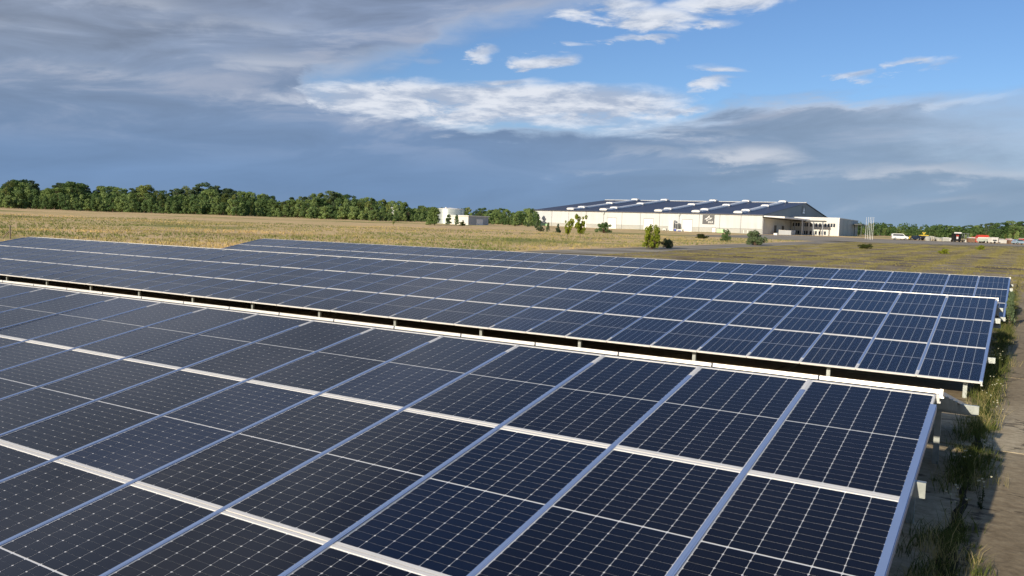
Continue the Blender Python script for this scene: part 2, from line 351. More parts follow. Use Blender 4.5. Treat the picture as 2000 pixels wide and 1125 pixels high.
slabs = []
SX, SY = 3.75, 7.5
nxs = int(round((AX1-AX0)/SX)); nys = int((AY1-AY0)/SY)
for i in range(nxs):
    for j in range(nys):
        x0 = AX0 + i*SX; y0 = AY0 + j*SY; slabs.append((x0, y0))
def seen_key(q):
    x, y = q; hid = (-8 < y+2.5 < 36 and x+SX < -0.2) or x > 1.0
    return (1e5 if hid else 0) + math.hypot(x+1.7-CAM.x, y+2.5-CAM.y)
slabs.sort(key=seen_key)
apron = obj('pavement', None, kind='structure', label='old apron of concrete slabs with weeds in the joints'); apron.empty_display_size = .5
def slab_box(mb, x0, y0):
    g = .018; h = random.uniform(-.008, .008)
    c = [(x0+g, y0+g), (x0+SX-g, y0+g), (x0+SX-g, y0+SY-g), (x0+g, y0+SY-g)]
    t = [(x, y, gz(x, y)+h+random.uniform(-.004, .004)) for x, y in c]
    b = .012
    ti = [(x+(b if k in (0, 3) else -b), y+(b if k in (0, 1) else -b), z) for k, (x, y, z) in enumerate(t)]
    to = [(x, y, z-b) for x, y, z in t]; bo = [(x, y, z-.06) for x, y, z in t]
    mb.poly(ti)
    for k in range(4):
        n = (k+1) % 4; mb.quad(to[k], to[n], ti[n], ti[k]); mb.quad(bo[k], bo[n], to[n], to[k])
for q in slabs[:300]:
    mb = MB(); slab_box(mb, *q); obj('concrete_slab', mb.mesh('concrete_slab', concrete), apron)
mb = MB()
for q in slabs[300:]: slab_box(mb, *q)
obj('more_concrete_slabs', mb.mesh('more_concrete_slabs', concrete), apron, kind='stuff')

# ------------------------------------------------------------------ solar tables
MW, ML, T = 1.05, 2.066, .189
W_, L_ = 1.030, 2.057
# module in local coordinates: x from -W_ to 0, y from -L_ to 0 (downhill), z up from the plane
def ring(mb, x0, x1, y0, y1, lx, ly, z0, z1, mi=0):
    mb.box(x0, x1, y1-ly, y1, z0, z1, mi); mb.box(x0, x1, y0, y0+ly, z0, z1, mi)
    mb.box(x0, x0+lx, y0+ly, y1-ly, z0, z1, mi); mb.box(x1-lx, x1, y0+ly, y1-ly, z0, z1, mi)
def add_frame(mb, mi=0): ring(mb, -W_, 0, -L_, 0, .014, .030, -.035, 0, mi)
def add_pane(mb, mb_b=0, mb_c=1):
    z = -.004
    mb.quad((-W_+.012, -L_+.02, z), (-.012, -L_+.02, z), (-.012, -.02, z), (-W_+.012, -.02, z), mb_b)
    cw = .1655; gx = .0038; gy = .0013; mid = .013; n = 12
    x_in0 = -W_/2 - 3*cw + 0; 
    usable = (L_ - .060 - .016 - mid)/2; ch = usable/n
    for h in (0, 1):
        ys = -.030-.008 - h*(usable+mid)
        for r in range(n):
            y1 = ys - r*ch - gy/2; y0 = ys - (r+1)*ch + gy/2
            for c in range(6):
                xa = x_in0 + c*cw + gx/2; xb = xa + cw - gx; k = .0072
                pts = [(xa+k, y0), (xb-k, y0), (xb, y0+k), (xb, y1-k), (xb-k, y1), (xa+k, y1), (xa, y1-k), (xa, y0+k)]
                mb.poly([(x, y, z+.0012) for x, y in pts], mb_c)
    mb.quad((-W_+.012, -.02, z-.003), (-.012, -.02, z-.003), (-.012, -L_+.02, z-.003), (-W_+.012, -L_+.02, z-.003), 2)
mb = MB(); add_frame(mb); frame_me = mb.mesh('module_frame', alu)
mb = MB(); add_pane(mb); pane_me = mb.mesh('glass_pane', [dash_m, cell_m, backsheet_under])
mb = MB(); ring(mb, -W_, 0, -L_, 0, .014, .030, -.036, 0, 0)
mb.quad((-W_+.012, -L_+.02, -.004), (-.012, -L_+.02, -.004), (-.012, -.02, -.004), (-W_+.012, -.02, -.004), 1); mb.quad((-W_+.012, -.02, -.007), (-.012, -.02, -.007), (-.012, -L_+.02, -.007), (-W_+.012, -L_+.02, -.007), 2)
back_me = mb.mesh('solar_module_far_side', [alu, cell_m, backsheet_under])
# blue rail covers between the columns: runs down the slope, starts 0.3 m under the ridge
mb = MB(); mb.box(-.022, .022, -3*ML+.28, -.30, .0025, .006); mb.box(-.010, .010, -3*ML+.28, -.30, .006, .008); strip_me = mb.mesh('rail_cover', strip_m)
mb = MB(); mb.box(-.009, .009, -.30, -.012, -.030, .004); stub_me = mb.mesh('clamp_rail', alu)
mb = MB(); mb.box(-.009, .009, -3*ML+.03, -3*ML+.279, -.030, .004); stub2_me = mb.mesh('clamp_rail', alu)
mb = MB(); mb.box(-.018, .030, -3*ML+.05, -.28, .0025, .014); mb.box(.006, .034, -3*ML+.05, -.28, -.055, .0024); end_strip_me = mb.mesh('edge_rail', strip_m)
mb = MB(); mb.box(.004, .030, -.012, .008, -.075, .006); mb.box(.030, .040, -.010, .006, -.075, -.060); clip_me = mb.mesh('end_clamp', alu)
mb = MB(); mb.box(-.012, .012, -.02, .016, -.03, .010); jc_me = mb.mesh('joint_clamp', galv)
def cprofile(mb, x0, x1, yc, zt, h=.11, w=.045, t=.004):
    mb.box(x0, x1, yc-w/2, yc-w/2+t, zt-h, zt); mb.box(x0, x1, yc-w/2+t, yc+w/2, zt-t, zt); mb.box(x0, x1, yc-w/2+t, yc+w/2, zt-h, zt-h+t)
    mb.box(x0, x1, yc+w/2, yc+w/2+t, zt-.022, zt); mb.box(x0, x1, yc+w/2, yc+w/2+t, zt-h, zt-h+.022)
NCOL = 40; BACKY = .36
def table(oy, ox, label, over_near, over_back, zr):
    root = obj('solar_table', None, loc=(ox, oy, zr), label=label, cat='solar panels', group='long gabled tables of solar modules')
    root.empty_display_size = .5
    face = {}
    for side in (0, 1):
        yaw = 0 if side == 0 else math.pi
        for c in range(NCOL):
            for r in range(3):
                s = r*ML + .0
                if side == 0:
                    o = obj('solar_module', frame_me, root, (-c*MW - .0, -s*math.cos(T), -s*math.sin(T)))
                    o.rotation_euler = (T + random.gauss(0, .0007), 0, random.gauss(0, .0004))
                    p_ = obj('glass_pane', pane_me, o)
                    p_.rotation_euler = (random.gauss(0, .0012), random.gauss(0, .0012), 0)
                else:
                    o = obj('solar_module', back_me, root, (-c*MW - W_, BACKY + s*math.cos(T), -s*math.sin(T)-.012))
                    o.rotation_euler = (T + random.gauss(0, .0007), 0, math.pi)
    for c in range(1, NCOL):
        x = -c*MW + .010
        o = obj('rail_cover', strip_me, root, (x, 0, 0)); o.rotation_euler = (T, 0, 0)
        o = obj('clamp_rail', stub_me, root, (x, 0, 0)); o.rotation_euler = (T, 0, 0)
        o = obj('clamp_rail', stub2_me, root, (x, 0, 0)); o.rotation_euler = (T, 0, 0)
    o = obj('edge_rail', end_strip_me, root, (0, 0, 0)); o.rotation_euler = (T, 0, 0)
    o = obj('edge_rail', end_strip_me, root, (-NCOL*MW+.02, 0, 0)); o.rotation_euler = (T, 0, 0); o.scale = (-1, 1, 1)
    for y, z, rz, a in ((0, 0, 0, T), (BACKY, -.012, math.pi, T), (-3*ML*math.cos(T)+.03, -3*ML*math.sin(T), 0, T)):
        o = obj('end_clamp', clip_me, root, (0, y, z))
        if rz: o.scale = (1, -1, 1)
        o.rotation_euler = (a if not rz else -a, 0, 0)
    xe = -NCOL*MW
    for side, overs, spots in ((0, over_near, [.41, 1.65, 2.48, 3.72, 4.55, 5.80]), (1, over_back, [.95, 1.65, 2.48, 3.72, 4.55, 5.80])):
        for s, ov in zip(spots, overs):
            y = -s*math.cos(T) if side == 0 else BACKY + s*math.cos(T); z = -s*math.sin(T)-.045
            mb = MB(); cprofile(mb, xe-.1, ov-.0, y, z)
            pu = obj('purlin', mb.mesh('purlin', galv), root)
            if ov > .06:
                mb = MB(); mb.box(ov-.30, ov-.065, y-.034, y-.0265, z-.094, z-.012)
                for bx in (ov-.25, ov-.10): mb.tube((bx, y-.034, z-.05), (bx, y-.045, z-.05), .011, .011, 6)
                obj('splice_plate', mb.mesh('splice_plate', galv), pu)
            if s in ((5.80, 2.48) if side == 0 else (.95, 3.72)):
                xs = [-.25] + [.12-2.77*k for k in range(1, 15)]
                for x in xs:
                    gzz = gz(x+ox, y+oy) - zr
                    mb = MB(); t = .005; h = z-.11
                    mb.box(x-.035, x+.035, y+.03-.06, y+.03-.055, gzz-.1, h+.03); mb.box(x-.035, x-.03, y+.03-.055, y+.03, gzz-.1, h+.03); mb.box(x+.03, x+.035, y+.03-.055, y+.03, gzz-.1, h+.03)
                    mb.box(x-.06, x+.06, y-.055, y+.045, h-.012, h-.002)
                    obj('post', mb.mesh('post', galv), root)
                    if side == 0 and s == 5.80: pass
    return root
table(0, 0, 'nearest table of dark solar modules on steel posts, filling the foreground', [.02, .10, .02, .10, .02, .10], [.02, .02, .02, .20, .02, .10], 0)
table(15.101, .026, 'middle table of solar modules, just behind the foreground one', [.02, .15, .02, .02, .17, .02], [.02, .12, .02, .16, .02, .02], 0)
table(30.156, .053, 'farthest table of solar modules, last before the weedy slabs', [.02, .15, .02, .02, .15, .02], [.02, .12, .02, .12, .02, .02], 0)

# ------------------------------------------------------------------ vegetation helpers
def leaves(n, cent, rad3, size, bias=.6, seed=0):
    """n leaf quads on and in ellipsoid clumps (cent: list of centres, rad3: radii) -> verts, faces"""
    g = np.random.default_rng(seed); cent = np.array(cent, float); rad3 = np.array(rad3, float)
    w = (rad3[:, 0]*rad3[:, 1])**.9; k = g.choice(len(cent), n, p=w/w.sum())
    d = g.normal(size=(n, 3)); d /= np.linalg.norm(d, axis=1)[:, None]
    r = .55 + .5*g.random(n)**.6
    P = cent[k] + d*rad3[k]*r[:, None]
    nrm = d*bias + g.normal(size=(n, 3))*(1-bias); nrm /= np.linalg.norm(nrm, axis=1)[:, None]
    a = np.cross(nrm, g.normal(size=(n, 3))); a /= np.linalg.norm(a, axis=1)[:, None]; b = np.cross(nrm, a)
    s = (size*(.6+.8*g.random(n)))[:, None]
    V = np.stack([P-a*s*.5, P-b*s*.32+a*s*.05, P+a*s*.5, P+b*s*.32+a*s*.05], 1).reshape(-1, 3)
    return V, [(4*i, 4*i+1, 4*i+2, 4*i+3) for i in range(n)]
def tree_meshes(kind, seed):
    g = random.Random(seed); C = []; R = []
    mb = MB()
    if kind == 'pine':       # 12 m, bare trunk, irregular flat-topped crown
        H = 12; mb.tube((0, 0, 0), (.15, 0, 6.5), .20, .14, 7); mb.tube((.15, 0, 6.5), (0, .1, 11), .14, .05, 6)
        for i in range(26):
            z = g.uniform(4.6, 11.4); w = 2.1*(1-abs(z-7.6)/6.0); a = g.uniform(0, 6.28); rr = g.uniform(.2, 1)*w
            C.append((rr*math.cos(a), rr*math.sin(a), z)); s = g.uniform(.45, 1.0); R.append((s*1.15, s*1.15, s*.6))
            mb.tube((.1, 0, z-.8), C[-1], .06, .02, 4)
        n, sz, mt = 2400, .50, fol_pine
    elif kind == 'oak':
        H = 12; mb.tube((0, 0, 0), (0, .1, 4), .28, .2, 7)
        for i in range(44):
            z = g.uniform(2.4, 11.0); w = 3.8*math.sqrt(max(.05, 1-((z-6.2)/5.6)**2)); a = g.uniform(0, 6.28); rr = g.uniform(.35, .95)*w
            C.append((rr*math.cos(a), rr*math.sin(a), z)); s = g.uniform(.5, 1.3); R.append((s*1.1, s*1.1, s*.8))
            if i % 2: mb.tube((0, .1, min(4, z*.7)), C[-1], .09, .03, 4)
        n, sz, mt = 3600, .50, fol_oak
    elif kind == 'birch':
        H = 11; mb.tube((0, 0, 0), (.1, .1, 9.5), .14, .04, 6)
        for i in range(30):
            z = g.uniform(2.2, 10.6); w = 1.9*math.sqrt(max(.05, 1-((z-5.6)/5.6)**2)); a = g.uniform(0, 6.28); rr = g.uniform(.2, 1.)*w
            C.append((rr*math.cos(a), rr*math.sin(a), z)); s = g.uniform(.35, .85); R.append((s, s, s*1.2))
            mb.tube((0, .1, z-.6), C[-1], .04, .015, 4)
        n, sz, mt = 2200, .42, fol_birch
    elif kind == 'young':
        H = 6; mb.tube((0, 0, 0), (0, 0, 5), .09, .03, 6)
        for i in range(34):
            z = g.uniform(.4, 5.9); w = 1.7*(1-z/6.6)**.7; a = g.uniform(0, 6.28); rr = g.uniform(.2, 1.)*w
            C.append((rr*math.cos(a), rr*math.sin(a), z)); s = g.uniform(.25, .65); R.append((s, s, s*1.25))
            mb.tube((0, 0, max(.2, z-.5)), C[-1], .03, .01, 4)
        n, sz, mt = 2300, .36, fol_young
    elif kind == 'bush':     # leafy shrub 3 m
        for i in range(46):
            z = g.uniform(.25, 2.9); w = 1.35*math.sqrt(max(.05, 1-((z-1.2)/2.1)**2)); a = g.uniform(0, 6.28); rr = g.uniform(.3, 1.)*w
            C.append((rr*math.cos(a), rr*math.sin(a), z)); s = g.uniform(.10, .30); R.append((s, s, s*1.9)); mb.tube((g.uniform(-.1, .1), g.uniform(-.1, .1), 0), C[-1], .035, .01, 4)
        n, sz, mt = 4200, .17, fol_yell
    elif kind == 'shrub':    # dense dark shrub 2 m
        for i in range(34):
            z = g.uniform(.2, 1.8); w = 1.25*math.sqrt(max(.05, 1-((z-.6)/1.5)**2)); a = g.uniform(0, 6.28); rr = g.uniform(.2, 1.)*w
            C.append((rr*math.cos(a), rr*math.sin(a), z)); s = g.uniform(.13, .36); R.append((s, s, s*1.2)); mb.tube((0, 0, 0), C[-1], .04, .012, 4)
        n, sz, mt = 3000, .17, fol_young
    elif kind == 'slim':     # young leafy tree with bare stem, 3.4 m
        mb.tube((0, 0, 0), (.05, 0, 1.5), .05, .035, 6)
        for i in range(32):
            z = g.uniform(1.0, 3.5); w = .35+.28*(z-1.0); a = g.uniform(0, 6.28); rr = g.uniform(.2, 1.)*w
            C.append((rr*math.cos(a), rr*math.sin(a), z)); s = g.uniform(.08, .24); R.append((s, s, s*1.9)); mb.tube((.05, 0, g.uniform(.9, 1.5)), C[-1], .028, .01, 4)
        n, sz, mt = 2600, .17, fol_yell
    V, Fl = leaves(n, C, R, sz, .55, seed)
    V[:, 2] = np.maximum(V[:, 2], .05)
    cm = mesh_from('crown', V.tolist(), Fl, mt); tm = mb.mesh('trunk', bark)
    return tm, cm
protos = {k: [tree_meshes(k, 100*i+hash_) for i in range(nn)] for k, nn, hash_ in (('pine', 4, 1), ('oak', 4, 2), ('birch', 3, 3), ('young', 5, 4), ('bush', 2, 5), ('shrub', 3, 6), ('slim', 2, 7))}
HT = dict(pine=11.8, oak=11.6, birch=11, young=6.0, bush=3.1, shrub=2.0, slim=3.6)
def tree(kind, loc, h, wide, name, label, cat, group=None, var=None, mat=None):
    tm, cm = protos[kind][random.randrange(len(protos[kind])) if var is None else var % len(protos[kind])]
    r = obj(name, None, loc=loc, label=label, cat=cat, group=group); r.empty_display_size = .3
    s = h/HT[kind]; r.scale = (s*wide, s*wide, s); r.rotation_euler = (0, 0, random.uniform(0, 6.28))
    obj('trunk' if kind not in ('bush', 'shrub') else 'stems', tm, r)
    if mat:
        key = cm.name+mat.name; c2 = bpy.data.meshes.get(key) or cm.copy(); c2.name = key; c2.materials[0] = mat; cm = c2
    obj('crown' if kind not in ('bush', 'shrub') else 'foliage', cm, r)
    return r
tall = {'pine': ('pine_tree', 'tall dark pine in the back rank of the left wood', 'pine tree', 'pines in the back rank of the left wood'),
        'oak': ('oak_tree', 'round crowned broadleaf tree in the back rank of the left wood', 'tree', 'broadleaf trees in the back rank of the left wood'),
        'birch': ('birch_tree', 'pale slender birch in the back rank of the left wood', 'birch', 'birches in the back rank of the left wood'),
        'young': ('young_tree', 'young bushy tree in the front rank of the left wood', 'tree', 'young trees along the front of the left wood')}
prof = [(-500, 352), (-200, 356), (0, 362), (30, 350), (60, 352), (80, 360), (100, 358), (130, 355), (150, 356), (190, 362), (230, 366), (260, 362), (290, 363), (312, 374), (350, 364), (400, 357), (430, 365), (470, 368), (500, 379), (530, 373), (548, 386), (580, 379), (645, 375), (700, 381), (750, 389), (800, 396), (850, 403), (900, 405), (1000, 407), (1045, 403), (1100, 412), (1300, 420)]
def ptop(u, pr): 
    return float(np.interp(u, [a for a, b in pr], [b for a, b in pr]))
def put(u, d, vtop): 
    P = at(u, d); hz = 409.35 + .03361*u; ztop = CAM.z + (hz-vtop)/F_PX*d
    return P, max(1.0, ztop-P.z)
def zone(u_):
    return 'outside the left frame edge' if u_ < -15 else 'at the far left end of the wood' if u_ < 105 else 'beside the broad bright green tree' if u_ < 235 else 'left of the highest hump in the wood' if u_ < 340 else 'in the highest hump of treetops' if u_ < 470 else 'by the dip right of the highest hump' if u_ < 600 else 'near the darkest round oak' if u_ < 710 else 'left of the silver tank' if u_ < 850 else 'behind the tank and white shed' if u_ < 945 else 'between the white shed and the hangar'
def zoneR(u_):
    return 'behind the office wing' if u_ < 1690 else 'behind the flagpoles and the white van' if u_ < 1765 else 'behind the heap of sacks' if u_ < 1850 else 'behind the kiosk and scaffold' if u_ < 1905 else 'behind the red stall and trailers' if u_ < 1960 else 'at the right frame edge' if u_ < 2010 else 'outside the right frame edge'
rw = random.Random(3)
u = -420
while u < 1090:                                   # back rank, three deep
    kind = rw.choices(['pine', 'oak', 'birch'], [.6, .3, .1] if u < 560 else [.25, .65, .10])[0]
    d = rw.uniform(345, 400)
    P, h = put(u, d, ptop(u, prof) + 1 + rw.choice([-1, 0, 1, 3, 5, 8, 11]))
    nm, lb, ct, gr = tall[kind]; tree(kind, P, h, {'pine': 1.15, 'oak': 1.0, 'birch': 1.3}[kind], nm, {'pine': 'tall dark pine in the back rank, ', 'oak': 'round broadleaf tree in the back rank, ', 'birch': 'pale slender birch in the back rank, '}[kind] + zone(u), ct, gr)
    u += rw.uniform(5.5, 11) if u > -40 else 24
u = -400
while u < 1055:                                   # middle
    kind = rw.choices(['young', 'oak', 'birch'], [.6, .25, .15])[0]; d = rw.uniform(326, 345); t0 = ptop(u, prof); hz = 409.35+.0336*u
    P, h = put(u, d, t0 + (hz-t0)*rw.uniform(.16, .38))
    nm, lb, ct, gr = tall['young']; tree(kind, P, h, 1.35 if kind == 'oak' else 1.1, 'young_tree', 'mid height tree half hidden, ' + zone(u), 'tree', 'mid height trees inside the left wood')
    u += rw.uniform(10, 19) if u > -40 else 30
u = -400
while u < 1050:                                   # front rank
    if 845 < u < 940: u += 6; continue
    d = rw.uniform(308, 322); t0 = ptop(u, prof); hz = 409.35+.0336*u
    P, h = put(u, d, t0 + (hz-t0)*rw.uniform(.36, .68)); nm, lb, ct, gr = tall['young']
    tree('young', P, h, rw.uniform(1.1, 1.6), nm, 'young bushy tree in the front rank, ' + zone(u), ct, gr); u += rw.uniform(7, 14) if u > -40 else 30
def undergrowth(name, us, dlo, dhi, hpx, n, mat, label, seed):
    g = np.random.default_rng(seed); C = []; R = []
    for uu in us:
        for q in range(3):
            d = g.uniform(dlo, dhi); p = at(uu+g.uniform(-8, 8), d); h = hpx(uu)/F_PX*d*g.uniform(.3, 1.0); C.append((p.x, p.y, p.z+h*.5)); R.append((2.2, 2.2, h*.6))
    V_, F_ = leaves(n, C, R, .9, .4, seed); me = mesh_from(name, V_.tolist(), F_, mat); return obj(name, me, kind='stuff', label=label, cat='undergrowth')
undergrowth('wood_undergrowth', np.arange(-420, 1060, 9), 335, 390, lambda u_: (409.35+.0336*u_ - ptop(u_, prof))*.62, 70000, fol_oak, 'dense dark undergrowth between the trunks of the left wood', 4)
# singular trees of the left wood
for kk, (u_, d_, vt, wd, nm, lb, ct) in enumerate([(143, 338, 356, 1.75, 'oak_tree', 'broad bright green tree standing proud of the pines on the left', 'tree'),
        (285, 338, 362, 1.2, 'oak_tree', 'pale yellowish tree top left of the gap in the wood', 'tree'), (645, 350, 373, 1.1, 'oak_tree', 'darkest round oak rising above the middle of the wood', 'tree'),
        (12, 322, 366, 1.2, 'birch_tree', 'light green birch at the left end of the wood', 'birch')]):
    P, h = put(u_, d_, vt); tree('oak' if kk < 3 else 'birch', P, h, wd, nm, lb, ct, None, kk, [fol_young, fol_birch, fol_pine, None][kk])
# right wood
profR = [(1560, 432), (1690, 436), (1735, 437), (1760, 442), (1800, 440), (1835, 438), (1870, 441), (1900, 437), (1930, 433), (1960, 432), (1985, 428), (2000, 431), (2400, 428)]
for rank, (d0, d1, f) in enumerate([(440, 480, 0), (410, 436, .25), (385, 405, .5)]):
    u = 1560
    while u < 2420:
        kind = rw.choices(['oak', 'pine', 'birch', 'young'], [.55, .2, .05, .2] if rank < 2 else [.3, 0, .1, .6])[0]; d = rw.uniform(d0, d1); t0 = ptop(u, profR); hz = 409.35+.0336*u
        P, h = put(u, d, t0 + (hz-t0)*f + rw.uniform(0, 4))
        tree(kind, P, h, 1.35 if kind != 'pine' else 1.1, 'woodland_tree', ['tree top in the back rank, ', 'tree in the middle rank, ', 'low tree in the front rank, '][rank] + zoneR(u), 'tree', ['back rank of the right wood', 'middle rank of the right wood', 'front rank of the right wood'][rank])
        u += rw.uniform(8, 15) if u < 2030 else 26
undergrowth('right_wood_undergrowth', np.arange(1560, 2420, 9), 400, 470, lambda u_: 24, 36000, fol_oak, 'dense undergrowth between the trunks of the right wood', 6)
# single shrubs and small trees: u, base v, height px, width factor, kind, material, label
singles = [(1108, 467, 38, 1.1, 'slim', None, 'slim yellow green tree with a bare stem in the meadow, left of a fuller one'),
    (1133, 466, 45, 1.3, 'slim', None, 'taller of two slim young trees before the hangar wall'),
    (1180, 455, 21, 1.2, 'shrub', None, 'olive shrub by the second white hangar door'),
    (1273, 486, 44, 1.05, 'bush', None, 'largest bush, bright yellow green, in the meadow before the hangar'),
    (1303, 485, 18, 1.1, 'shrub', fol_pine, 'low dark bush right beside the large yellow green one'),
    (1417, 471, 22, 1.1, 'bush', fol_young, 'light bush below the grey emblem board, right of it'),
    (1371, 466, 9, 2.2, 'shrub', fol_weed, 'flat low shrub in the grass below the emblem board'),
    (1475, 479, 28, 1.1, 'shrub', fol_pine, 'dense dark green shrub at the hangar corner beside the lane'),
    (1048, 446, 19, .9, 'young', fol_pine, 'small dark pine at the left corner of the hangar'),
    (1055, 452, 10, 1.3, 'shrub', fol_pine, 'tiny pine bush left of the two slim trees'),
    (1070, 453, 17, 1., 'young', fol_pine, 'small conical pine before the green panel'),
    (1090, 455, 18, 1.2, 'young', fol_pine, 'small bushy pine beside the slim yellow tree'),
    (1007, 442, 24, 1.4, 'young', fol_young, 'round bush alone in the meadow left of the hangar'),
    (1032, 442, 11, 1.2, 'young', fol_pine, 'little pine between the round bush and the hangar'),
    (849, 440, 32, 1.9, 'young', fol_oak, 'big dark green bush in front of the silver tank, at its left'),
    (876, 439, 20, 1.3, 'young', fol_pine, 'dark bush at the foot of the silver tank'),
    (892, 439, 18, 1.1, 'young', fol_young, 'small bush at the corner of the white shed'),
    (903, 441, 8, 1.4, 'shrub', fol_weed, 'knee high shrub along the white shed wall'),
    (768, 442, 14, .8, 'slim', fol_birch, 'lonely sapling in the open meadow left of the tank'),
    (1970, 640, 66, .62, 'young', fol_pine, 'dark weedy shrub at the right end of the farthest solar table'),
    (1843, 496, 10, 1.6, 'shrub', fol_yell, 'yellow green weed clump on the slabs below the parked vehicles'),
    (1690, 486, 9, 2.6, 'shrub', fol_weed, 'broad green weed patch on the slabs below the flagpoles'),
    (1915, 488, 9, 1.4, 'shrub', fol_yell, 'small yellowish weed clump at the far right of the slabs')]
for u_, vb, hp, wd, kd, mt, lb in singles:
    P = ground(u_, vb); d = fwd(P.x, P.y); 
    if d > 300: P = at(u_, 292 if u_ > 1000 else 285); d = 292
    small = 'weed' in lb and 'shrub at' not in lb
    tree(kd, P, hp*d/F_PX, wd, 'small_tree' if kd in ('slim',) else ('weed_clump' if small else 'bush'), lb, 'weeds' if small else ('small tree' if kd == 'slim' else 'bush'), None, None, mt)

# grass as blades (numpy)
def blades(name, P, H, wid, lean, n, mat, label, seed=0, spread=.12, parent=None):
    g = np.random.default_rng(seed); P = np.repeat(np.asarray(P, float), n, 0); H = np.repeat(np.asarray(H, float), n)*(.5+.8*g.random(len(P)))
    a = g.uniform(0, 6.283, len(P)); o = g.normal(size=(len(P), 2))*np.minimum(spread, .35*H)[:, None]
    base = P + np.c_[o, np.zeros(len(P))]; side = np.c_[np.cos(a), np.sin(a), 0*a]*wid*(.5+g.random(len(P)))[:, None]
    b2 = g.uniform(0, 6.283, len(P)); ln = lean*H*(.3+g.random(len(P)))
    tip = base + np.c_[np.cos(b2)*ln, np.sin(b2)*ln, H]; midp = base + np.c_[np.cos(b2)*ln*.3, np.sin(b2)*ln*.3, H*.6]
    V = np.stack([base-side, base+side, midp+side*.7, tip, midp-side*.7], 1).reshape(-1, 3)
    me = bpy.data.meshes.new(name); k = len(P)
    me.vertices.add(5*k); me.vertices.foreach_set('co', V.astype(np.float32).ravel())
    vi = (np.arange(k)[:, None]*5 + np.array([0, 1, 2, 4, 2, 3, 4])).astype(np.int32)
    me.loops.add(7*k); me.loops.foreach_set('vertex_index', vi.ravel()); me.polygons.add(2*k)
    me.polygons.foreach_set('loop_start', (np.arange(k)[:, None]*7 + np.array([0, 4])).astype(np.int32).ravel()); me.polygons.foreach_set('loop_total', np.tile(np.array([4, 3], np.int32), k))
    me.materials.append(mat); me.update(calc_edges=True); me.validate()
    return obj(name, me, kind='stuff', label=label, cat='grass')
def vgz(X, Y): return np.array([gz(float(a), float(b)) for a, b in zip(X, Y)])
def lumpy(X, Y, s, seed):
    g = np.random.default_rng(seed); z = 0
    for k in range(7):
        a = g.uniform(0, 6.28); f = s*(1.0+.7*k); z = z + np.sin((X*math.cos(a)+Y*math.sin(a))*f + g.uniform(0, 6.28))
    return z/3.0
# meadow tufts, denser nearby
n = 36000; d = 45 + 150*rng.random(n)**1.6; lat = (rng.random(n)*1.42-.72)*d
X = CAM.x + f0.x*d + r0.x*lat; Y = CAM.y + f0.y*d + r0.y*lat
k = (X < -42.5) | ((Y > 300)) ; k &= (lumpy(X, Y, .12, 5) > -.9)
X, Y, d = X[k], Y[k], d[k]; z = vgz(X, Y)-.03
blades('meadow_grass', np.c_[X, Y, z], .14+.10*rng.random(len(X))+.08*(lumpy(X, Y, .07, 2) > .5), .03, .7, 5, fol_field, 'tall dry meadow grass behind the solar tables', 11, .2)
# dry grass in and along the slab joints
def joint_points(n, ymin, ymax, seed, width):
    g = np.random.default_rng(seed); X = []; Y = []
    t = g.random(n) < .5
    i = g.integers(0, nxs+1, n); j = g.integers(0, nys+1, n)
    x = np.where(t, AX0 + i*SX + g.normal(0, width, n), AX0 + g.random(n)*(AX1-AX0))
    y = np.where(t, ymin + g.random(n)*(ymax-ymin), AY0 + j*SY + g.normal(0, width, n))
    return x, y
x, y = joint_points(110000, 36, 205, 21, .46)
k = (y > 36.8) & (y < 205) & (x > -34.2) & (x < 3); d = fwd(x, y)
cover = lumpy(x, y, .16, 9); k &= cover > -.75; k &= rng.random(len(x)) < np.clip(.25+.75*(y-36)/40, 0, 1)
x, y = x[k], y[k]; blades('dry_joint_grass', np.c_[x, y, vgz(x, y)-.02], .035+.075*rng.random(len(x)), .016, .8, 6, fol_dry, 'dry yellow grass growing in the slab joints', 12, .14)
x = AX0 + rng.random(90000)*(50); y = 50+rng.random(90000)*225
k = (lumpy(x*.6, y, .34, 14) + .5*lumpy(x, y, .09, 18) > .62-.4*(y > 205)) & (x > AX0 + np.maximum(0, y-198)*.62); x, y = x[k], y[k]
blades('dry_patch_grass', np.c_[x, y, vgz(x, y)-.01], .035+.05*rng.random(len(x)), .020, .9, 4, fol_dry, 'patches of dry grass spreading over the slabs', 13, .25)
# weeds at the right ends of the tables, along the joint x = 0.15 .. 0.45
pts = []; hs = []; pd = []; hd = []
g = random.Random(5)
for i in range(1900):
    y_ = g.uniform(-6, 60); x_ = .12 + g.gauss(0, .11); dens = .5+.5*math.sin(y_*1.7+1)*math.sin(y_*.53)
    if 5.6 < y_ < 8.2 or 10 < y_ < 15 or 20 < y_ < 24: dens += .5
    if g.random() > dens*1.15: continue
    (pts if g.random() < .72 else pd).append((x_, y_, G0-.02)); (hs if len(pts) > len(hs) else hd).append(g.uniform(.06, .24)*(1.3 if dens > .9 else 1))
shade_soil = simple('shade_dark_soil', (.045, .038, .024), .95, 0, .4, 9, .1, 'World', .6)  # joint soil with shade painted in: dark colour deepens the table-end shadow
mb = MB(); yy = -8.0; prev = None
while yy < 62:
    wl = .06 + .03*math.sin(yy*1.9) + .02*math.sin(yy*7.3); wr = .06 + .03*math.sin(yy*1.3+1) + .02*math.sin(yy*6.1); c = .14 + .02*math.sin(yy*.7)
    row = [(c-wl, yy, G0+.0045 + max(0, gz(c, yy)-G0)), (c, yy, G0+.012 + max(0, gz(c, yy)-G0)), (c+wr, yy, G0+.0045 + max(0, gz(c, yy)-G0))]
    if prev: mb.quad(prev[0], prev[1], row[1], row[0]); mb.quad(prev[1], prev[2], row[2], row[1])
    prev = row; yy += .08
obj('soil_shade_strip', mb.mesh('soil_shade_strip', shade_soil), kind='structure', label='joint soil under the weeds, coloured darker to stand in for shade')
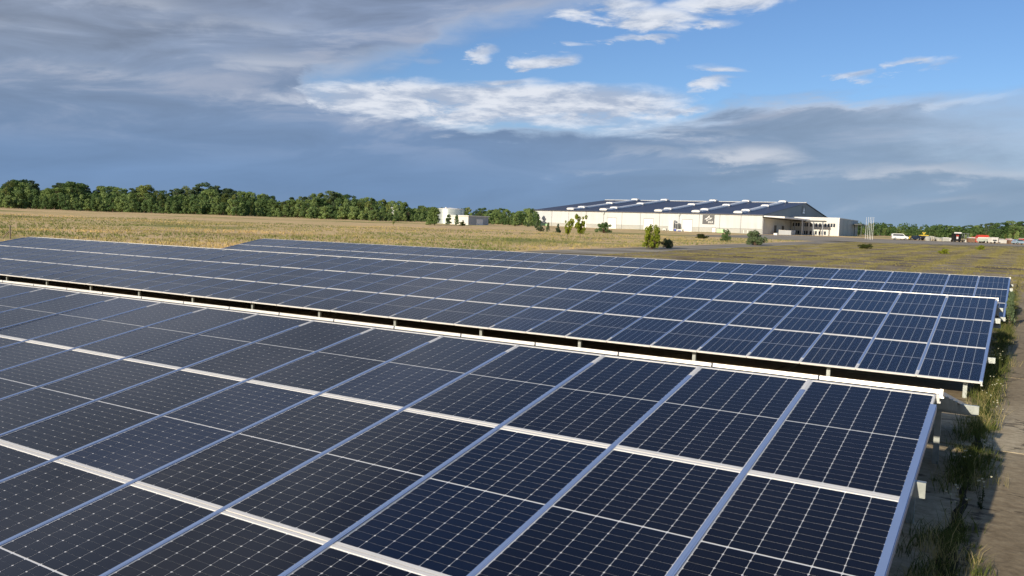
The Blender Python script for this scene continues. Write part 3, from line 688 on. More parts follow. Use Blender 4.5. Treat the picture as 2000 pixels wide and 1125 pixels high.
blades('green_joint_weeds', pts, np.array(hs), .0035, .75, 30, fol_weed, 'green weeds along the joint at the table ends', 15, .10)
blades('dry_joint_weeds', pd, np.array(hd), .003, .7, 22, fol_dry, 'straw coloured grass among the weeds at the table ends', 16, .08)
x, y = joint_points(2600, -6, 60, 33, .04); k = (y < 40) & (x > -2) & (x < 4) & (lumpy(x, y, .8, 3) > .25); x, y = x[k], y[k]
blades('sparse_joint_grass', np.c_[x, y, 0*x+G0-.02], .05+.08*rng.random(len(x)), .006, .7, 14, fol_dry, 'sparse short grass in the near slab joints', 17, .05)
# broad leaved weeds with pale flower heads
fl = simple('flower_head', (.62, .60, .42), .8, 0, .2, 20)
for i, (x_, y_, h_) in enumerate([(.20, 7.6, .55), (.32, 6.9, .42), (.15, 1.2, .45), (.10, 3.3, .40), (.34, 4.4, .30), (.25, 12.4, .6), (.05, 13.5, .5), (.3, 21.5, .55), (.28, 9.3, .45), (.35, 2.2, .34)]):
    mb = MB(); gg = random.Random(i)
    for s_ in range(7):
        a = gg.uniform(0, 6.28); tx, ty = math.cos(a)*h_*.35*gg.random(), math.sin(a)*h_*.35*gg.random(); tz = h_*gg.uniform(.6, 1.1)
        mb.tube((0, 0, 0), (tx, ty, tz), .004, .002, 4)
        for q in range(9):
            t = gg.uniform(.1, .95); b = gg.uniform(0, 6.28); r = .045*(1.2-t); c = Vector((tx*t, ty*t, tz*t)); e = c+Vector((math.cos(b)*r, math.sin(b)*r, gg.uniform(-.01, .04))); sd = Vector((-math.sin(b), math.cos(b), 0))*r*.28; m_ = (c+e)/2
            mb.quad(tuple(c), tuple(m_+sd), tuple(e), tuple(m_-sd))
    w = obj('weed_plant', None, loc=(x_, y_, G0-.01), label='leafy weed with pale heads rooted in the joint at the table ends', cat='weed', group='flowering weeds at the table ends')
    obj('stalks', mb.mesh('stalks', fol_weed), w)
    mb = MB()
    for s_ in range(6):
        a = gg.uniform(0, 6.28); r = h_*.3*gg.random(); c = Vector((math.cos(a)*r, math.sin(a)*r, h_*gg.uniform(.7, 1.08))); mb.tube(c, c+Vector((0, 0, .012)), .006, .014, 6)
    obj('flower_heads', mb.mesh('flower_heads', fl), w)

# ------------------------------------------------------------------ hangar
def stained(name, col, amt, sc=(.9, .9, .08)):
    m = Mat(name); v = m.noise(m.coord('World', sc), 1.0, 7, .7); w = m.noise(m.coord('World', (.08, .08, .3)), 1., 4, .6)
    t = m.math('ADD', m.math('MULTIPLY', v, .6), m.math('MULTIPLY', w, .4))
    m.l(m.ramp(t, [(.36, tuple(c*(1-amt) for c in col)), (.52, col), (.7, tuple(min(1, c*(1+amt*.4)) for c in col))]), m.b.inputs['Base Color']); m.b.inputs['Roughness'].default_value = .7; return m.m
cream = stained('cream_cladding', (.60, .62, .63), .14); cream2 = stained('white_render', (.70, .695, .66), .10)
plinth_m = stained('concrete_plinth', (.43, .44, .42), .25, (.3, .3, .6)); white_m = simple('white_paint', (.78, .78, .77), .5, 0, .04, .5)
roof_m = Mat('dark_blue_roof'); 
bk = roof_m.n('ShaderNodeTexBrick'); bk.offset = 0; roof_m.l(roof_m.coord('Object'), bk.inputs[0]); bk.inputs['Scale'].default_value = 1; bk.inputs['Brick Width'].default_value = 6; bk.inputs['Row Height'].default_value = 4; bk.inputs['Mortar Size'].default_value = .08
bk.inputs['Color1'].default_value = (.045, .055, .095, 1); bk.inputs['Color2'].default_value = (.055, .062, .10, 1); bk.inputs['Mortar'].default_value = (.075, .085, .12, 1)
roof_m.l(bk.outputs[0], roof_m.b.inputs['Base Color']); roof_m.b.inputs['Roughness'].default_value = .5; roof_m = roof_m.m
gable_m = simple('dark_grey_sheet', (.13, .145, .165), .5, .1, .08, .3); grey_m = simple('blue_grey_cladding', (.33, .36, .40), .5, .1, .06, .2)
dark_m = simple('dark_steel', (.05, .055, .06), .5, .3, .1, 1); glass_m = simple('window_glass', (.03, .04, .06), .08, 0, .1, 1); sign_m = simple('sign_grey', (.085, .09, .10), .5, 0, .03, 1)
joint_m = simple('joint_grey', (.24, .25, .25), .7, 0, .05, 1); green_m = simple('pale_green', (.45, .75, .42), .6, 0, .1, 1); blue_m = simple('blue_paint', (.03, .07, .35), .5, 0, .1, 1)
red_m = simple('red_paint', (.50, .05, .03), .5, 0, .1, 1); yellow_m = simple('yellow_paint', (.68, .50, .06), .5, 0, .1, 1); rubber = simple('rubber', (.02, .02, .02), .9, 0, .1, 3)
skyl_m = simple('translucent_ridge_sheet', (.76, .79, .82), .4, 0, .08, .5)
BD = 300.0
def latdep(u_): return (u_-1000)/F_PX
TH = rad(31.0); c31, s31 = math.cos(TH), math.sin(TH)
Ex = (-r0*c31 + f0*s31); Ey = (r0*s31 + f0*c31)       # along the facade to the left / to the back
B0 = at(1488, BD); zb = CAM.z + .45
BT = Matrix(((Ex.x, Ey.x, 0, B0.x), (Ex.y, Ey.y, 0, B0.y), (0, 0, 1, zb), (0, 0, 0, 1)))
# Ex x Ey points down, so build meshes in (x right = -Ex) coordinates
BT = Matrix(((-Ex.x, Ey.x, 0, B0.x), (-Ex.y, Ey.y, 0, B0.y), (0, 0, 1, zb), (0, 0, 0, 1)))
def tx(u_):      # facade coordinate (negative = left) of an image column on the front wall
    a = latdep(u_); return -(latdep(1488)*BD - BD*a)/(c31 + s31*a)
LEN = -tx(1045); HW = .229*BD; HE = 6.9; HR = 13.9
def B(name, lab, cat, origin=(0, 0, 0), grp=None):
    r = obj(name, None, label=lab, cat=cat, group=grp); r.matrix_world = BT @ Matrix.Translation(origin); r.empty_display_size = 1; return r
hg = B('hangar', 'large low hangar with cream walls and dark blue gabled roof', 'hangar')
nb = 12; bw = LEN/nb
mb = MB(); mb.box(-LEN+.1, -.1, .15, HW*2, -1.5, HE-.1); obj('wall_core', mb.mesh('wall_core', gable_m), hg)
for i in range(nb):
    mb = MB(); mb.box(-LEN+i*bw+.07, -LEN+(i+1)*bw-.07, 0, .145, 1.75, HE-.3); obj('wall_panel', mb.mesh('wall_panel', cream), hg)
    mb = MB(); mb.box(-LEN+i*bw+.07, -LEN+(i+1)*bw-.07, .02, .145, -1.5, 1.70); obj('plinth_panel', mb.mesh('plinth_panel', plinth_m), hg)
mb = MB(); mb.box(-LEN-.6, .1, -.5, .12, HE-.28, HE); obj('eaves_trim', mb.mesh('eaves_trim', white_m), hg)
for i in range(1, nb):
    if i in (4, 8): mb = MB(); mb.tube((-LEN+i*bw, -.12, 0), (-LEN+i*bw, -.12, HE-.4), .07, .07, 6); mb.box(-LEN+i*bw-.35, -LEN+i*bw+.35, -.6, -.1, HE-1.1, HE-.4); obj('downpipe', mb.mesh('downpipe', galv), hg)
# roof: two slopes
sl_ = (HR-HE)/HW
mb = MB()
mb.poly([(-LEN-.5, -.7, HE-.05+.05), (.3, -.7, HE), (.3, HW, HR), (-LEN-.5, HW, HR)]); mb.poly([(.3, 2*HW+.5, HE), (-LEN-.5, 2*HW+.5, HE), (-LEN-.5, HW, HR), (.3, HW, HR)])
mb.poly([(-LEN-.5, HW, HR-.3), (.3, HW, HR-.3), (.3, -.7, HE-.25), (-LEN-.5, -.7, HE-.25)]); mb.poly([(-LEN-.5, -.7, HE-.25), (.3, -.7, HE-.25), (.3, -.7, HE), (-LEN-.5, -.7, HE)])
mb.poly([(.3, -.7, HE-.25), (.3, HW, HR-.3), (.3, HW, HR), (.3, -.7, HE)]); mb.poly([(.3, HW, HR-.3), (.3, 2*HW+.5, HE-.25), (.3, 2*HW+.5, HE), (.3, HW, HR)])
rf = obj('roof', mb.mesh('roof', roof_m), hg)
mb = MB(); mb.box(-LEN-.5, .3, HW-.3, HW+.3, HR+.02, HR+.28); obj('ridge_cap', mb.mesh('ridge_cap', cream), rf)
for uu, fr in zip((1113, 1177, 1284, 1357, 1439), (0,)*5):
    x = tx(uu); mb = MB(); T_ = Matrix.Translation((x, 0, HE)) @ Matrix.Rotation(math.atan(sl_), 4, 'X')
    mb.box(-1.3, 1.3, .5, HW*1.0, .06, .45, 0, T_); mb.box(-.9, .9, .5, HW*1.0, .453, .70, 0, T_)
    sb = obj('skylight_band', mb.mesh('skylight_band', skyl_m), rf)
    for s_ in (.015, .16, .56, .97):
        mb = MB(); y_ = s_*HW; z_ = .35
        mb.prism([(-1.4, z_), (1.4, z_), (1.65, z_+.35), (1.15, z_+.75), (-1.15, z_+.75), (-1.65, z_+.35)], y_-1.3, y_+1.3)
        mb.V = [tuple(T_ @ Vector(q)) for q in mb.V]
        obj('roof_vent', mb.mesh('roof_vent', white_m), sb)
# gable infill
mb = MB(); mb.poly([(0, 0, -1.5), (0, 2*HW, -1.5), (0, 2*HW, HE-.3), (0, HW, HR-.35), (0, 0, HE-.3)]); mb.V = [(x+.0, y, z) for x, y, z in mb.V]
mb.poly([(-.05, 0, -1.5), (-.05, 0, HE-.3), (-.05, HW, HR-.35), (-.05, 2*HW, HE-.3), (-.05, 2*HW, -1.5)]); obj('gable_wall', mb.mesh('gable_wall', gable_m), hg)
mb = MB(); mb.poly([(-LEN, 0, -1.5), (-LEN, 0, HE-.3), (-LEN, HW, HR-.35), (-LEN, 2*HW, HE-.3), (-LEN, 2*HW, -1.5)]); obj('gable_wall', mb.mesh('gable_wall', cream), hg)
mb = MB(); mb.box(.01, .14, .1, HW*.67, -1.5, HE-1.2); obj('lower_gable_wall', mb.mesh('lower_gable_wall', cream), hg)
# doors on the front
for (ua, ub, vt, mt) in ((1121, 1145, 4.3, white_m), (1186, 1203, 4.3, white_m), (1257, 1275, 4.4, white_m), (1332, 1351, 4.4, white_m), (1390.5, 1397, 1.8, white_m)):
    mb = MB(); mb.box(tx(ua), tx(ub), -.03, -.002, -.6, vt-.1); d_ = obj('door', mb.mesh('door', mt), hg)
    mb = MB(); w0, w1 = tx(ua), tx(ub); mb.box(w0-.12, w0, -.05, -.004, -.6, vt); mb.box(w1, w1+.12, -.05, -.004, -.6, vt); mb.box(w0-.12, w1+.12, -.05, -.004, vt+.002, vt+.15); obj('door_frame', mb.mesh('door_frame', joint_m), d_)
for (ua, ub) in ((1057, 1069), (1400, 1414)):
    mb = MB(); mb.box(tx(ua), tx(ub), -.03, -.002, -.4, 1.3); obj('green_panel', mb.mesh('green_panel', green_m), hg)
for uu in (1452, 1460, 1466):
    mb = MB(); mb.box(tx(uu)-.15, tx(uu)+.15, -.06, -.002, .0, 1.2); obj('wall_box', mb.mesh('wall_box', cream2), hg)
for y_ in (HW*.27, HW*.44):
    mb = MB(); mb.box(.141, .18, y_-2.0, y_+1.2, -.6, 3.4); obj('side_door', mb.mesh('side_door', dark_m), hg)
# emblem board
sg = B('sign_board', 'dark grey square board with white emblem and letters on the hangar wall', 'sign', (0, 0, 0))
sx0, sx1 = tx(1371), tx(1394); sh0, sh1 = 2.95, 6.35
mb = MB(); mb.box(sx0, sx1, -.12, -.02, sh0, sh1); obj('board', mb.mesh('board', sign_m), sg)
def text_mesh(txt, size, mat):
    cu = bpy.data.curves.new('t', 'FONT'); cu.body = txt; cu.size = size; cu.align_x = 'CENTER'; cu.extrude = .012; cu.offset = size*.02
    o = bpy.data.objects.new('t', cu); COL.objects.link(o); dg = bpy.context.evaluated_depsgraph_get(); me = bpy.data.meshes.new_from_object(o.evaluated_get(dg))
    bpy.data.objects.remove(o); me.materials.clear(); me.materials.append(mat); me.name = 'lettering'; return me
def emblem(mb, cx, cz, s, y, X=lambda a, b, c: (a, b, c)):
    A = [[(-1.0, -.15), (-.35, .25), (.1, .25), (-.55, -.15)], [(-.35, .25), (.25, .85), (.25, .25), (.05, .25), (.05, .45), (-.2, .25)], [(.25, .25), (1.0, .25), (.45, -.15), (.0, -.15), (.1, .0), (.4, 0), (.6, .12), (.25, .12)], [(-.45, -.2), (-.45, -.65), (.1, -.15), (-.1, -.15), (-.3, -.35), (-.3, -.2)]]
    for q in A: mb.poly([X(cx+a*s, y, cz+b*s) for a, b in q])
mb = MB(); w_ = sx1-sx0; emblem(mb, (sx0+sx1)/2, sh0+2.0, w_*.34, -.135); obj('emblem', mb.mesh('emblem', white_m), sg)
me = text_mesh('DLR', 1.05, white_m); o = obj('lettering', me, sg, ((sx0+sx1)/2+w_*.20, -.14, sh0+.45)); o.rotation_euler = (rad(90), 0, 0)
# small emblem on the gable
mb = MB(); X = lambda a, b, c: (.06+b, a, c)
mb.box(.05, .10, HW*.90, HW*1.0, 8.8, 12.3); obj('emblem_plate', mb.mesh('emblem_plate', sign_m), hg)
mb = MB(); mb.poly([(.11, HW*.915, 9.3), (.11, HW*.98, 9.3), (.11, HW*.965, 10.2), (.11, HW*.93, 10.1)]); mb.poly([(.11, HW*.93, 10.3), (.11, HW*.975, 10.3), (.11, HW*.955, 11.9)]); obj('emblem', mb.mesh('emblem', white_m), hg)
# canopy along the gable
cn = B('canopy', 'long white canopy sloping down along the side of the hangar', 'canopy')
y1c = HW*.9
mb = MB(); mb.poly([(.35, -.2, HE-.35), (7.5, .5, HE-.5), (7.5, y1c, HE-.5), (.35, y1c, HE-.35)]); mb.poly([(.35, y1c, HE-.75), (7.5, y1c, HE-1.1), (7.5, .5, HE-1.1), (.35, -.2, HE-.75)])
mb.poly([(.35, -.2, HE-.75), (7.5, .5, HE-1.1), (7.5, .5, HE-.5), (.35, -.2, HE-.35)]); mb.poly([(7.5, .5, HE-1.1), (7.5, y1c, HE-1.1), (7.5, y1c, HE-.5), (7.5, .5, HE-.5)]); obj('canopy_roof', mb.mesh('canopy_roof', white_m), cn)
for y_ in (HW*.45, HW*.62):
    mb = MB(); mb.box(6.9, 7.3, y_-.2, y_+.2, -1.5, HE-1.12); obj('column', mb.mesh('column', white_m), cn)
# office wing
OY = HW*.62*1.0; OW = 18.5; OD = 44; OH = 7.3
of = B('office_wing', 'two storey cream office wing at the right end of the hangar', 'office building')
mb = MB(); mb.box(.35, OW, OY, OY+OD, -1.5, OH-.3); obj('wall', mb.mesh('wall', cream2), of)
mb = MB(); mb.box(.20, OW+.15, OY-.15, OY+OD+.2, OH-.298, OH); obj('parapet', mb.mesh('parapet', white_m), of)
for row, (z0, z1) in enumerate(((.5, 1.9), (3.6, 5.0))):
    for gx_ in (0.9, 4.2, 7.6, 11.0, 14.3):
        if row == 0 and gx_ > 14: continue
        for k in range(3):
            x0 = gx_ + k*1.0
            mb = MB(); mb.box(x0, x0+.75, OY-.03, OY-.004, z0, z1); w_o = obj('window', mb.mesh('window', glass_m), of)
            mb = MB(); mb.box(x0-.06, x0+.81, OY-.10, OY-.006, z0-.14, z0-.01); obj('sill', mb.mesh('sill', white_m), w_o)
nq = 5
for i in range(nq):
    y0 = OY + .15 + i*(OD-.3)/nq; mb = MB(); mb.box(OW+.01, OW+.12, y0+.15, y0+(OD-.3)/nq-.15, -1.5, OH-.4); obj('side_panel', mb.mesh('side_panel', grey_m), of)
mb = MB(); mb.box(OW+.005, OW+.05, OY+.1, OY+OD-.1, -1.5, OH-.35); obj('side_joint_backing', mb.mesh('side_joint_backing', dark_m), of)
mb = MB(); mb.box(OW-.4, OW+.02, OY-.06, OY-.002, -1.5, OH-.4); obj('corner_strip', mb.mesh('corner_strip', white_m), of)
# porch frame before the office wing
po = B('porch', 'dark flat porch roof on thin columns before the office windows', 'porch')
mb = MB(); mb.box(2.6, 14.5, OY-9.0, OY-4.0, 5.4, 5.9); obj('porch_roof', mb.mesh('porch_roof', dark_m), po)
for x_ in (3.6, 7.0, 10.6, 14.0):
    mb = MB(); mb.tube((x_, OY-8.4, -1.3), (x_, OY-8.4, 5.38), .22, .22, 8); obj('column', mb.mesh('column', grey_m), po)
st = B('steel_frame', 'open dark steel frame at the far right end of the office wing', 'frame')
for x_ in (OW+.8, OW+3.5):
    for y_ in (OY+OD*.7, OY+OD*.98):
        mb = MB(); mb.box(x_-.12, x_+.12, y_-.12, y_+.12, -1.3, 5.2); obj('column', mb.mesh('column', dark_m), st)
mb = MB(); mb.box(OW+.6, OW+3.7, OY+OD*.68, OY+OD, 5.21, 5.6); mb.box(OW+.6, OW+3.7, OY+OD*.68, OY+OD, -.2, .3); obj('beam', mb.mesh('beam', dark_m), st)
# small things before the hangar
def bthing(name, lab, cat, x0, x1, y0, y1, z0, z1, mat, grp=None, extra=None):
    r = B(name, lab, cat, ((x0+x1)/2, (y0+y1)/2, 0), grp); w = (x1-x0)/2; d_ = (y1-y0)/2
    mb = MB(); mb.box(-w, w, -d_, d_, z0, z1); obj('body', mb.mesh('body', mat), r)
    mb = MB(); mb.box(-w-.05, w+.05, -d_-.05, d_+.05, z1+.003, z1+.12); obj('lid', mb.mesh('lid', white_m), r)
    if extra: mb = MB(); mb.box(-w*.6, w*.6, -d_-.04, -d_-.004, z0+.3, z1-.3); obj('door', mb.mesh('door', extra), r)
    return r
bthing('site_container', 'white container standing at the hangar wall left of the fourth door', 'container', tx(1311), tx(1321), -3.4, -.9, -.5, 3.9, cream2, None, white_m)
bthing('grey_cabinet', 'grey cabinet beside the white container', 'cabinet', tx(1322), tx(1328), -2.4, -.6, -.5, 2.9, joint_m, None, dark_m)
bthing('air_unit', 'small white unit with dark grille left of the container', 'air unit', tx(1305.5), tx(1311), -6, -4.6, -.8, .7, white_m, None, dark_m)
bthing('blue_skip', 'blue bin in front of the fourth hangar door', 'bin', tx(1327), tx(1331.5), -6, -4.4, -.8, .8, blue_m)
bthing('skip', 'pale skip with blue end right of the blue bin', 'skip', tx(1332), tx(1343), -6, -4.4, -.8, .6, cream2, None, blue_m)
bthing('storage_box', 'grey box under the canopy beside the side door', 'box', 2.5, 7, HW*.2, HW*.3, -.6, 1.6, grey_m, None, grey_m)
bthing('white_tote', 'small white tote on the grass below the canopy', 'tank', 4.6, 5.8, -2, -.8, -.9, .35, white_m)

# ------------------------------------------------------------------ tank and shed
P = at(879, 300); tk_r = 27/F_PX*300; zt = P.z
tk = obj('storage_tank', None, loc=P, label='round silver storage tank among bushes at the edge of the wood', cat='tank')
tank_m = Mat('silver_tank'); v = tank_m.noise(tank_m.coord('Object', (.5, .5, .25)), 1.0, 4, .5)
tank_m.l(tank_m.ramp(v, [(.35, (.44, .50, .50)), (.65, (.62, .68, .66))]), tank_m.b.inputs['Base Color']); tank_m.b.inputs['Metallic'].default_value = .55; tank_m.b.inputs['Roughness'].default_value = .42; tank_m = tank_m.m
def cyl(r, z0, z1, k=40, cone=0):
    V = []; Fc = []
    for z in (z0, z1):
        for i in range(k): a = 2*math.pi*i/k; V.append((r*math.cos(a), r*math.sin(a), z))
    for i in range(k): j = (i+1) % k; Fc.append((i, j, k+j, k+i))
    V.append((0, 0, z1+cone)); 
    for i in range(k): Fc.append((k+i, k+(i+1) % k, 2*k))
    return V, Fc
TKH = 28/F_PX*300
ringn = 4
for i in range(ringn):
    V_, F_ = cyl(tk_r, i*TKH/ringn+.02-(.8 if i == 0 else 0), (i+1)*TKH/ringn-.02); me = mesh_from('shell_ring', V_, F_[:40], tank_m, None, True); obj('shell_ring', me, tk)
V_, F_ = cyl(tk_r-.02, 0, TKH-.03, 40); obj('inner_shell', mesh_from('inner_shell', V_, F_, joint_m, None, False), tk)
V_, F_ = cyl(tk_r+.12, TKH-.02, TKH+.12, 40, .5); obj('tank_roof', mesh_from('tank_roof', V_, F_, white_m), tk)
mb = MB(); mb.tube((tk_r*.25, -tk_r*.9, TKH), (tk_r*.25, -tk_r*.9, TKH+.6), .3, .3, 8); obj('roof_hatch', mb.mesh('roof_hatch', white_m), tk)
P2 = at(915, 288)
sd = obj('shed', None, label='white flat roofed shed beside the silver tank', cat='shed'); sd.matrix_world = Matrix(((-Ex.x, Ey.x, 0, P2.x), (-Ex.y, Ey.y, 0, P2.y), (0, 0, 1, P2.z), (0, 0, 0, 1)))
sw, shh = 48/F_PX*288/1.0, 16.5/F_PX*288+.25
mb = MB(); mb.box(-sw*.50-1.2, sw*.26, -3.5, 9, -.8, shh-.25); obj('wall', mb.mesh('wall', cream2), sd)
mb = MB(); mb.box(-sw*.50-1.5, sw*.26+.4, -3.9, 9.3, shh-.248, shh); obj('flat_roof', mb.mesh('flat_roof', white_m), sd)
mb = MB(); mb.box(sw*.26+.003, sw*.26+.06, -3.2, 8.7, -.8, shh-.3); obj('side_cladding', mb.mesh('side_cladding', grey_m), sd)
mb = MB(); mb.box(sw*.26+.061, sw*.26+.10, 1.5, 5.5, -.5, 2.0); obj('door', mb.mesh('door', white_m), sd)
mb = MB(); mb.box(-.3, .5, -3.55, -3.503, 1.0, 1.6); obj('vent', mb.mesh('vent', joint_m), sd)
# far pale buildings peeping out of the wood
for (u_, v_, w_, h_, lb) in ((768, 408, 16, 7, 'pale roof peeping out of the wood left of the silver tank'), (75, 396, 7, 3, 'tiny pale roof between the bushes at the far left')):
    d_ = 343; P = at(u_, d_); zc = CAM.z + (409.35+.0336*u_-v_)/F_PX*d_; hw = w_/2/F_PX*d_; hh = h_/F_PX*d_
    r = obj('hut', None, loc=(P.x, P.y, P.z), label=lb, cat='building'); r.rotation_euler = (0, 0, YAW+.3); zc -= P.z
    mb = MB(); mb.box(-hw, hw, -2, 2, -.5, zc); obj('wall', mb.mesh('wall', cream2), r)
    mb = MB(); mb.prism([(-hw-.3, zc+.003), (hw+.3, zc+.003), (hw*.2, zc+hh*.6)], -2.4, 2.4); obj('roof', mb.mesh('roof', white_m), r)

# ------------------------------------------------------------------ flagpoles, fence post
for i, u_ in enumerate((1690, 1694, 1697.5, 1700.5, 1704)):
    P = at(u_, 262 - i*3); 
    r = obj('flagpole', None, loc=P, label='bare white flagpole, ' + ['leftmost', 'second from the left', 'middle one', 'second from the right', 'rightmost'][i] + ' of the five beside the office wing', cat='flagpole', group='five bare flagpoles')
    mb = MB(); mb.tube((0, 0, 0), (0, 0, 6.6), .055, .04, 8); obj('pole', mb.mesh('pole', white_m), r)
    mb = MB(); mb.tube((0, 0, 6.6), (0, 0, 6.75), .1, .03, 8); obj('cap', mb.mesh('cap', white_m), r)
wood_m = simple('weathered_wood', (.20, .16, .12), .9, 0, .25, 6)
P = ground(20, 466)
fp = obj('fence_post', None, loc=P, label='weathered wooden post with slanting brace in the grass at far left', cat='fence post')
mb = MB(); mb.tube((0, 0, -.1), (0, 0, 1.12), .065, .06, 8); obj('upright', mb.mesh('upright', wood_m), fp)
q = -r0*.62 - f0*.1; mb = MB(); mb.tube((q.x, q.y, -.05), (0, 0, .72), .05, .05, 7); obj('brace', mb.mesh('brace', wood_m), fp)

# ------------------------------------------------------------------ vehicles and clutter on the far apron
tail = simple('lamp_red', (.4, .02, .02), .3, 0, .05, 5); lampw = simple('lamp_clear', (.7, .7, .7), .2, 0, .05, 5)
def vehicle(name, lab, cat, u_, d_, heading, kind, paint, grp=None):
    P = at(u_, d_); r = obj(name, None, loc=(P.x, P.y, P.z), label=lab, cat=cat, group=grp); r.rotation_euler = (0, 0, heading)
    if kind == 'van': Lh, Wd = 2.55, .97; body = [(-2.5, .35), (2.45, .35), (2.55, .75), (2.35, 1.05), (1.55, 1.22), (.85, 1.92), (.5, 1.98), (-2.35, 1.98), (-2.55, 1.5)]; wx = (-1.55, 1.6); win = [(-2.3, 1.25), (1.25, 1.25), (.72, 1.78), (-2.2, 1.78)]
    else: Lh, Wd = 2.1, .88; body = [(-2.1, .32), (2.1, .32), (2.15, .7), (1.95, .92), (1.0, 1.02), (.35, 1.45), (-1.2, 1.48), (-1.95, 1.05), (-2.15, .9)]; wx = (-1.3, 1.35); win = [(-1.6, 1.03), (.85, 1.03), (.3, 1.37), (-1.1, 1.39)]
    mb = MB(); mb.prism(body, -Wd, Wd); obj('body', mb.mesh('body', paint), r)
    for s_ in (-1, 1):
        mb = MB(); mb.prism(win, s_*(Wd+.012), s_*(Wd+.002)); obj('side_window', mb.mesh('side_window', glass_m), r)
        for w_ in wx:
            mb = MB(); mb.tube((w_, s_*(Wd-.2), .33), (w_, s_*(Wd+.03), .33), .33, .33, 14); wh = obj('wheel', mb.mesh('wheel', rubber), r)
            mb = MB(); mb.tube((w_, s_*(Wd+.031), .33), (w_, s_*(Wd+.045), .33), .2, .18, 10); obj('rim', mb.mesh('rim', galv), wh)
        mb = MB(); mb.box(Lh-.12, Lh+.02, s_*Wd*.75-.15, s_*Wd*.75+.15, .68, .86); obj('headlight', mb.mesh('headlight', lampw), r)
        mb = MB(); mb.box(-Lh-.03, -Lh+.1, s_*Wd*.85-.1, s_*Wd*.85+.1, .8, 1.1); obj('tail_light', mb.mesh('tail_light', tail), r)
    a, b = ((1.56, 1.235), (.87, 1.90)) if kind == 'van' else ((1.0, 1.035), (.38, 1.43))
    mb = MB(); mb.quad((a[0]+.02, -Wd*.88, a[1]), (a[0]+.02, Wd*.88, a[1]), (b[0]+.03, Wd*.82, b[1]), (b[0]+.03, -Wd*.82, b[1])); obj('windscreen', mb.mesh('windscreen', glass_m), r)
    return r
dkb = simple('dark_blue_paint', (.02, .035, .07), .25, .2, .05, 1); blk = simple('black_paint', (.015, .015, .017), .25, .2, .05, 1); ltb = simple('light_blue_paint', (.35, .48, .60), .3, .2, .05, 1); wpaint = simple('white_car_paint', (.80, .80, .80), .25, 0, .03, 1)
vehicle('van', 'white van parked side on, leftmost of the vehicles', 'van', 1757, 278, YAW-.25, 'van', wpaint)
vehicle('parked_car', 'dark car half hidden behind the front of the white van', 'car', 1768, 286, YAW-.3, 'car', blk)
vehicle('parked_car', 'dark blue car right of the low yellow machine', 'car', 1791, 282, YAW-1.2, 'car', dkb)
vehicle('parked_car', 'black car beside the yellow topped stand', 'car', 1805, 280, YAW-1.2, 'car', blk)
vehicle('parked_car', 'dark car at the left end of the long pale trailer', 'car', 1910, 272, YAW-1.0, 'car', dkb)
vehicle('parked_car', 'light blue car at the far right edge', 'car', 1991, 262, YAW+.1, 'car', ltb)
def crate(name, lab, cat, u_, d_, w_, h_, dep, mat, z0=0., grp=None, roofm=None, top=None):
    P = at(u_, d_); r = obj(name, None, loc=(P.x, P.y, P.z), label=lab, cat=cat, group=grp); r.rotation_euler = (0, 0, YAW + random.uniform(-.2, .2))
    mb = MB(); mb.box(-w_/2, w_/2, -dep/2, dep/2, z0, h_); obj('body', mb.mesh('body', mat), r)
    if roofm: mb = MB(); mb.prism([(-w_/2-.1, h_+.003), (w_/2+.1, h_+.003), (w_/2-.3, h_+(top or .3)), (-w_/2+.3, h_+(top or .3))], -dep/2-.1, dep/2+.1); obj('roof', mb.mesh('roof', roofm), r)
    return r
def wheels(r, xs, dep, rr=.32):
    for x_ in xs:
        for s_ in (-1, 1): mb = MB(); mb.tube((x_, s_*(dep/2+.01), rr), (x_, s_*(dep/2+.2), rr), rr, rr, 12); obj('wheel', mb.mesh('wheel', rubber), r)
y_ = crate('roller', 'low yellow machine between the white van and the dark blue car', 'machine', 1780.5, 284, 1.4, 1.0, 1.2, yellow_m, .35, None, yellow_m, .25); wheels(y_, (-.5, .5), 1.2, .35)
y_ = crate('yellow_stand', 'yellow topped stand with a yellow knob above the black car', 'stand', 1803.5, 290, 2.6, 1.75, 1.6, yellow_m, 1.45, None, None)
mb = MB(); [mb.box(sx_*1.2-.05, sx_*1.2+.05, -.05, .05, 0, 1.45) for sx_ in (-1, 1)]; obj('legs', mb.mesh('legs', dark_m), y_)
mb = MB(); mb.prism([(-.1, 1.76), (.1, 1.76), (.12, 2.1), (.55, 2.5), (.35, 2.75), (0, 2.4), (-.35, 2.75), (-.55, 2.5), (-.12, 2.1)], -.15, .15); obj('knob', mb.mesh('knob', yellow_m), y_)
# heaps of pale bulk bags
bag_m = simple('pale_bag_fabric', (.52, .50, .42), .85, 0, .12, 2); bag2 = simple('grey_bag_fabric', (.40, .40, .36), .85, 0, .12, 2)
bagm = []
for k in range(3):
    g = random.Random(k); V_ = []; Fc = []
    nn = 8
    for i in range(6):
        t = i/5; rr = .55*(1-.35*abs(t-.4)); 
        for j in range(nn): a = 2*math.pi*j/nn; V_.append((rr*math.cos(a)*g.uniform(.85, 1.1), rr*math.sin(a)*g.uniform(.85, 1.1), t*g.uniform(.85, 1.0)))
    for i in range(5):
        for j in range(nn): Fc.append((i*nn+j, i*nn+(j+1) % nn, (i+1)*nn+(j+1) % nn, (i+1)*nn+j))
    Fc.append(tuple(range(5*nn, 6*nn))); bagm.append((mesh_from('bulk_bag', V_, Fc, bag_m, None, True), mesh_from('bulk_bag', V_, Fc, bag2, None, True)))
g = random.Random(8)
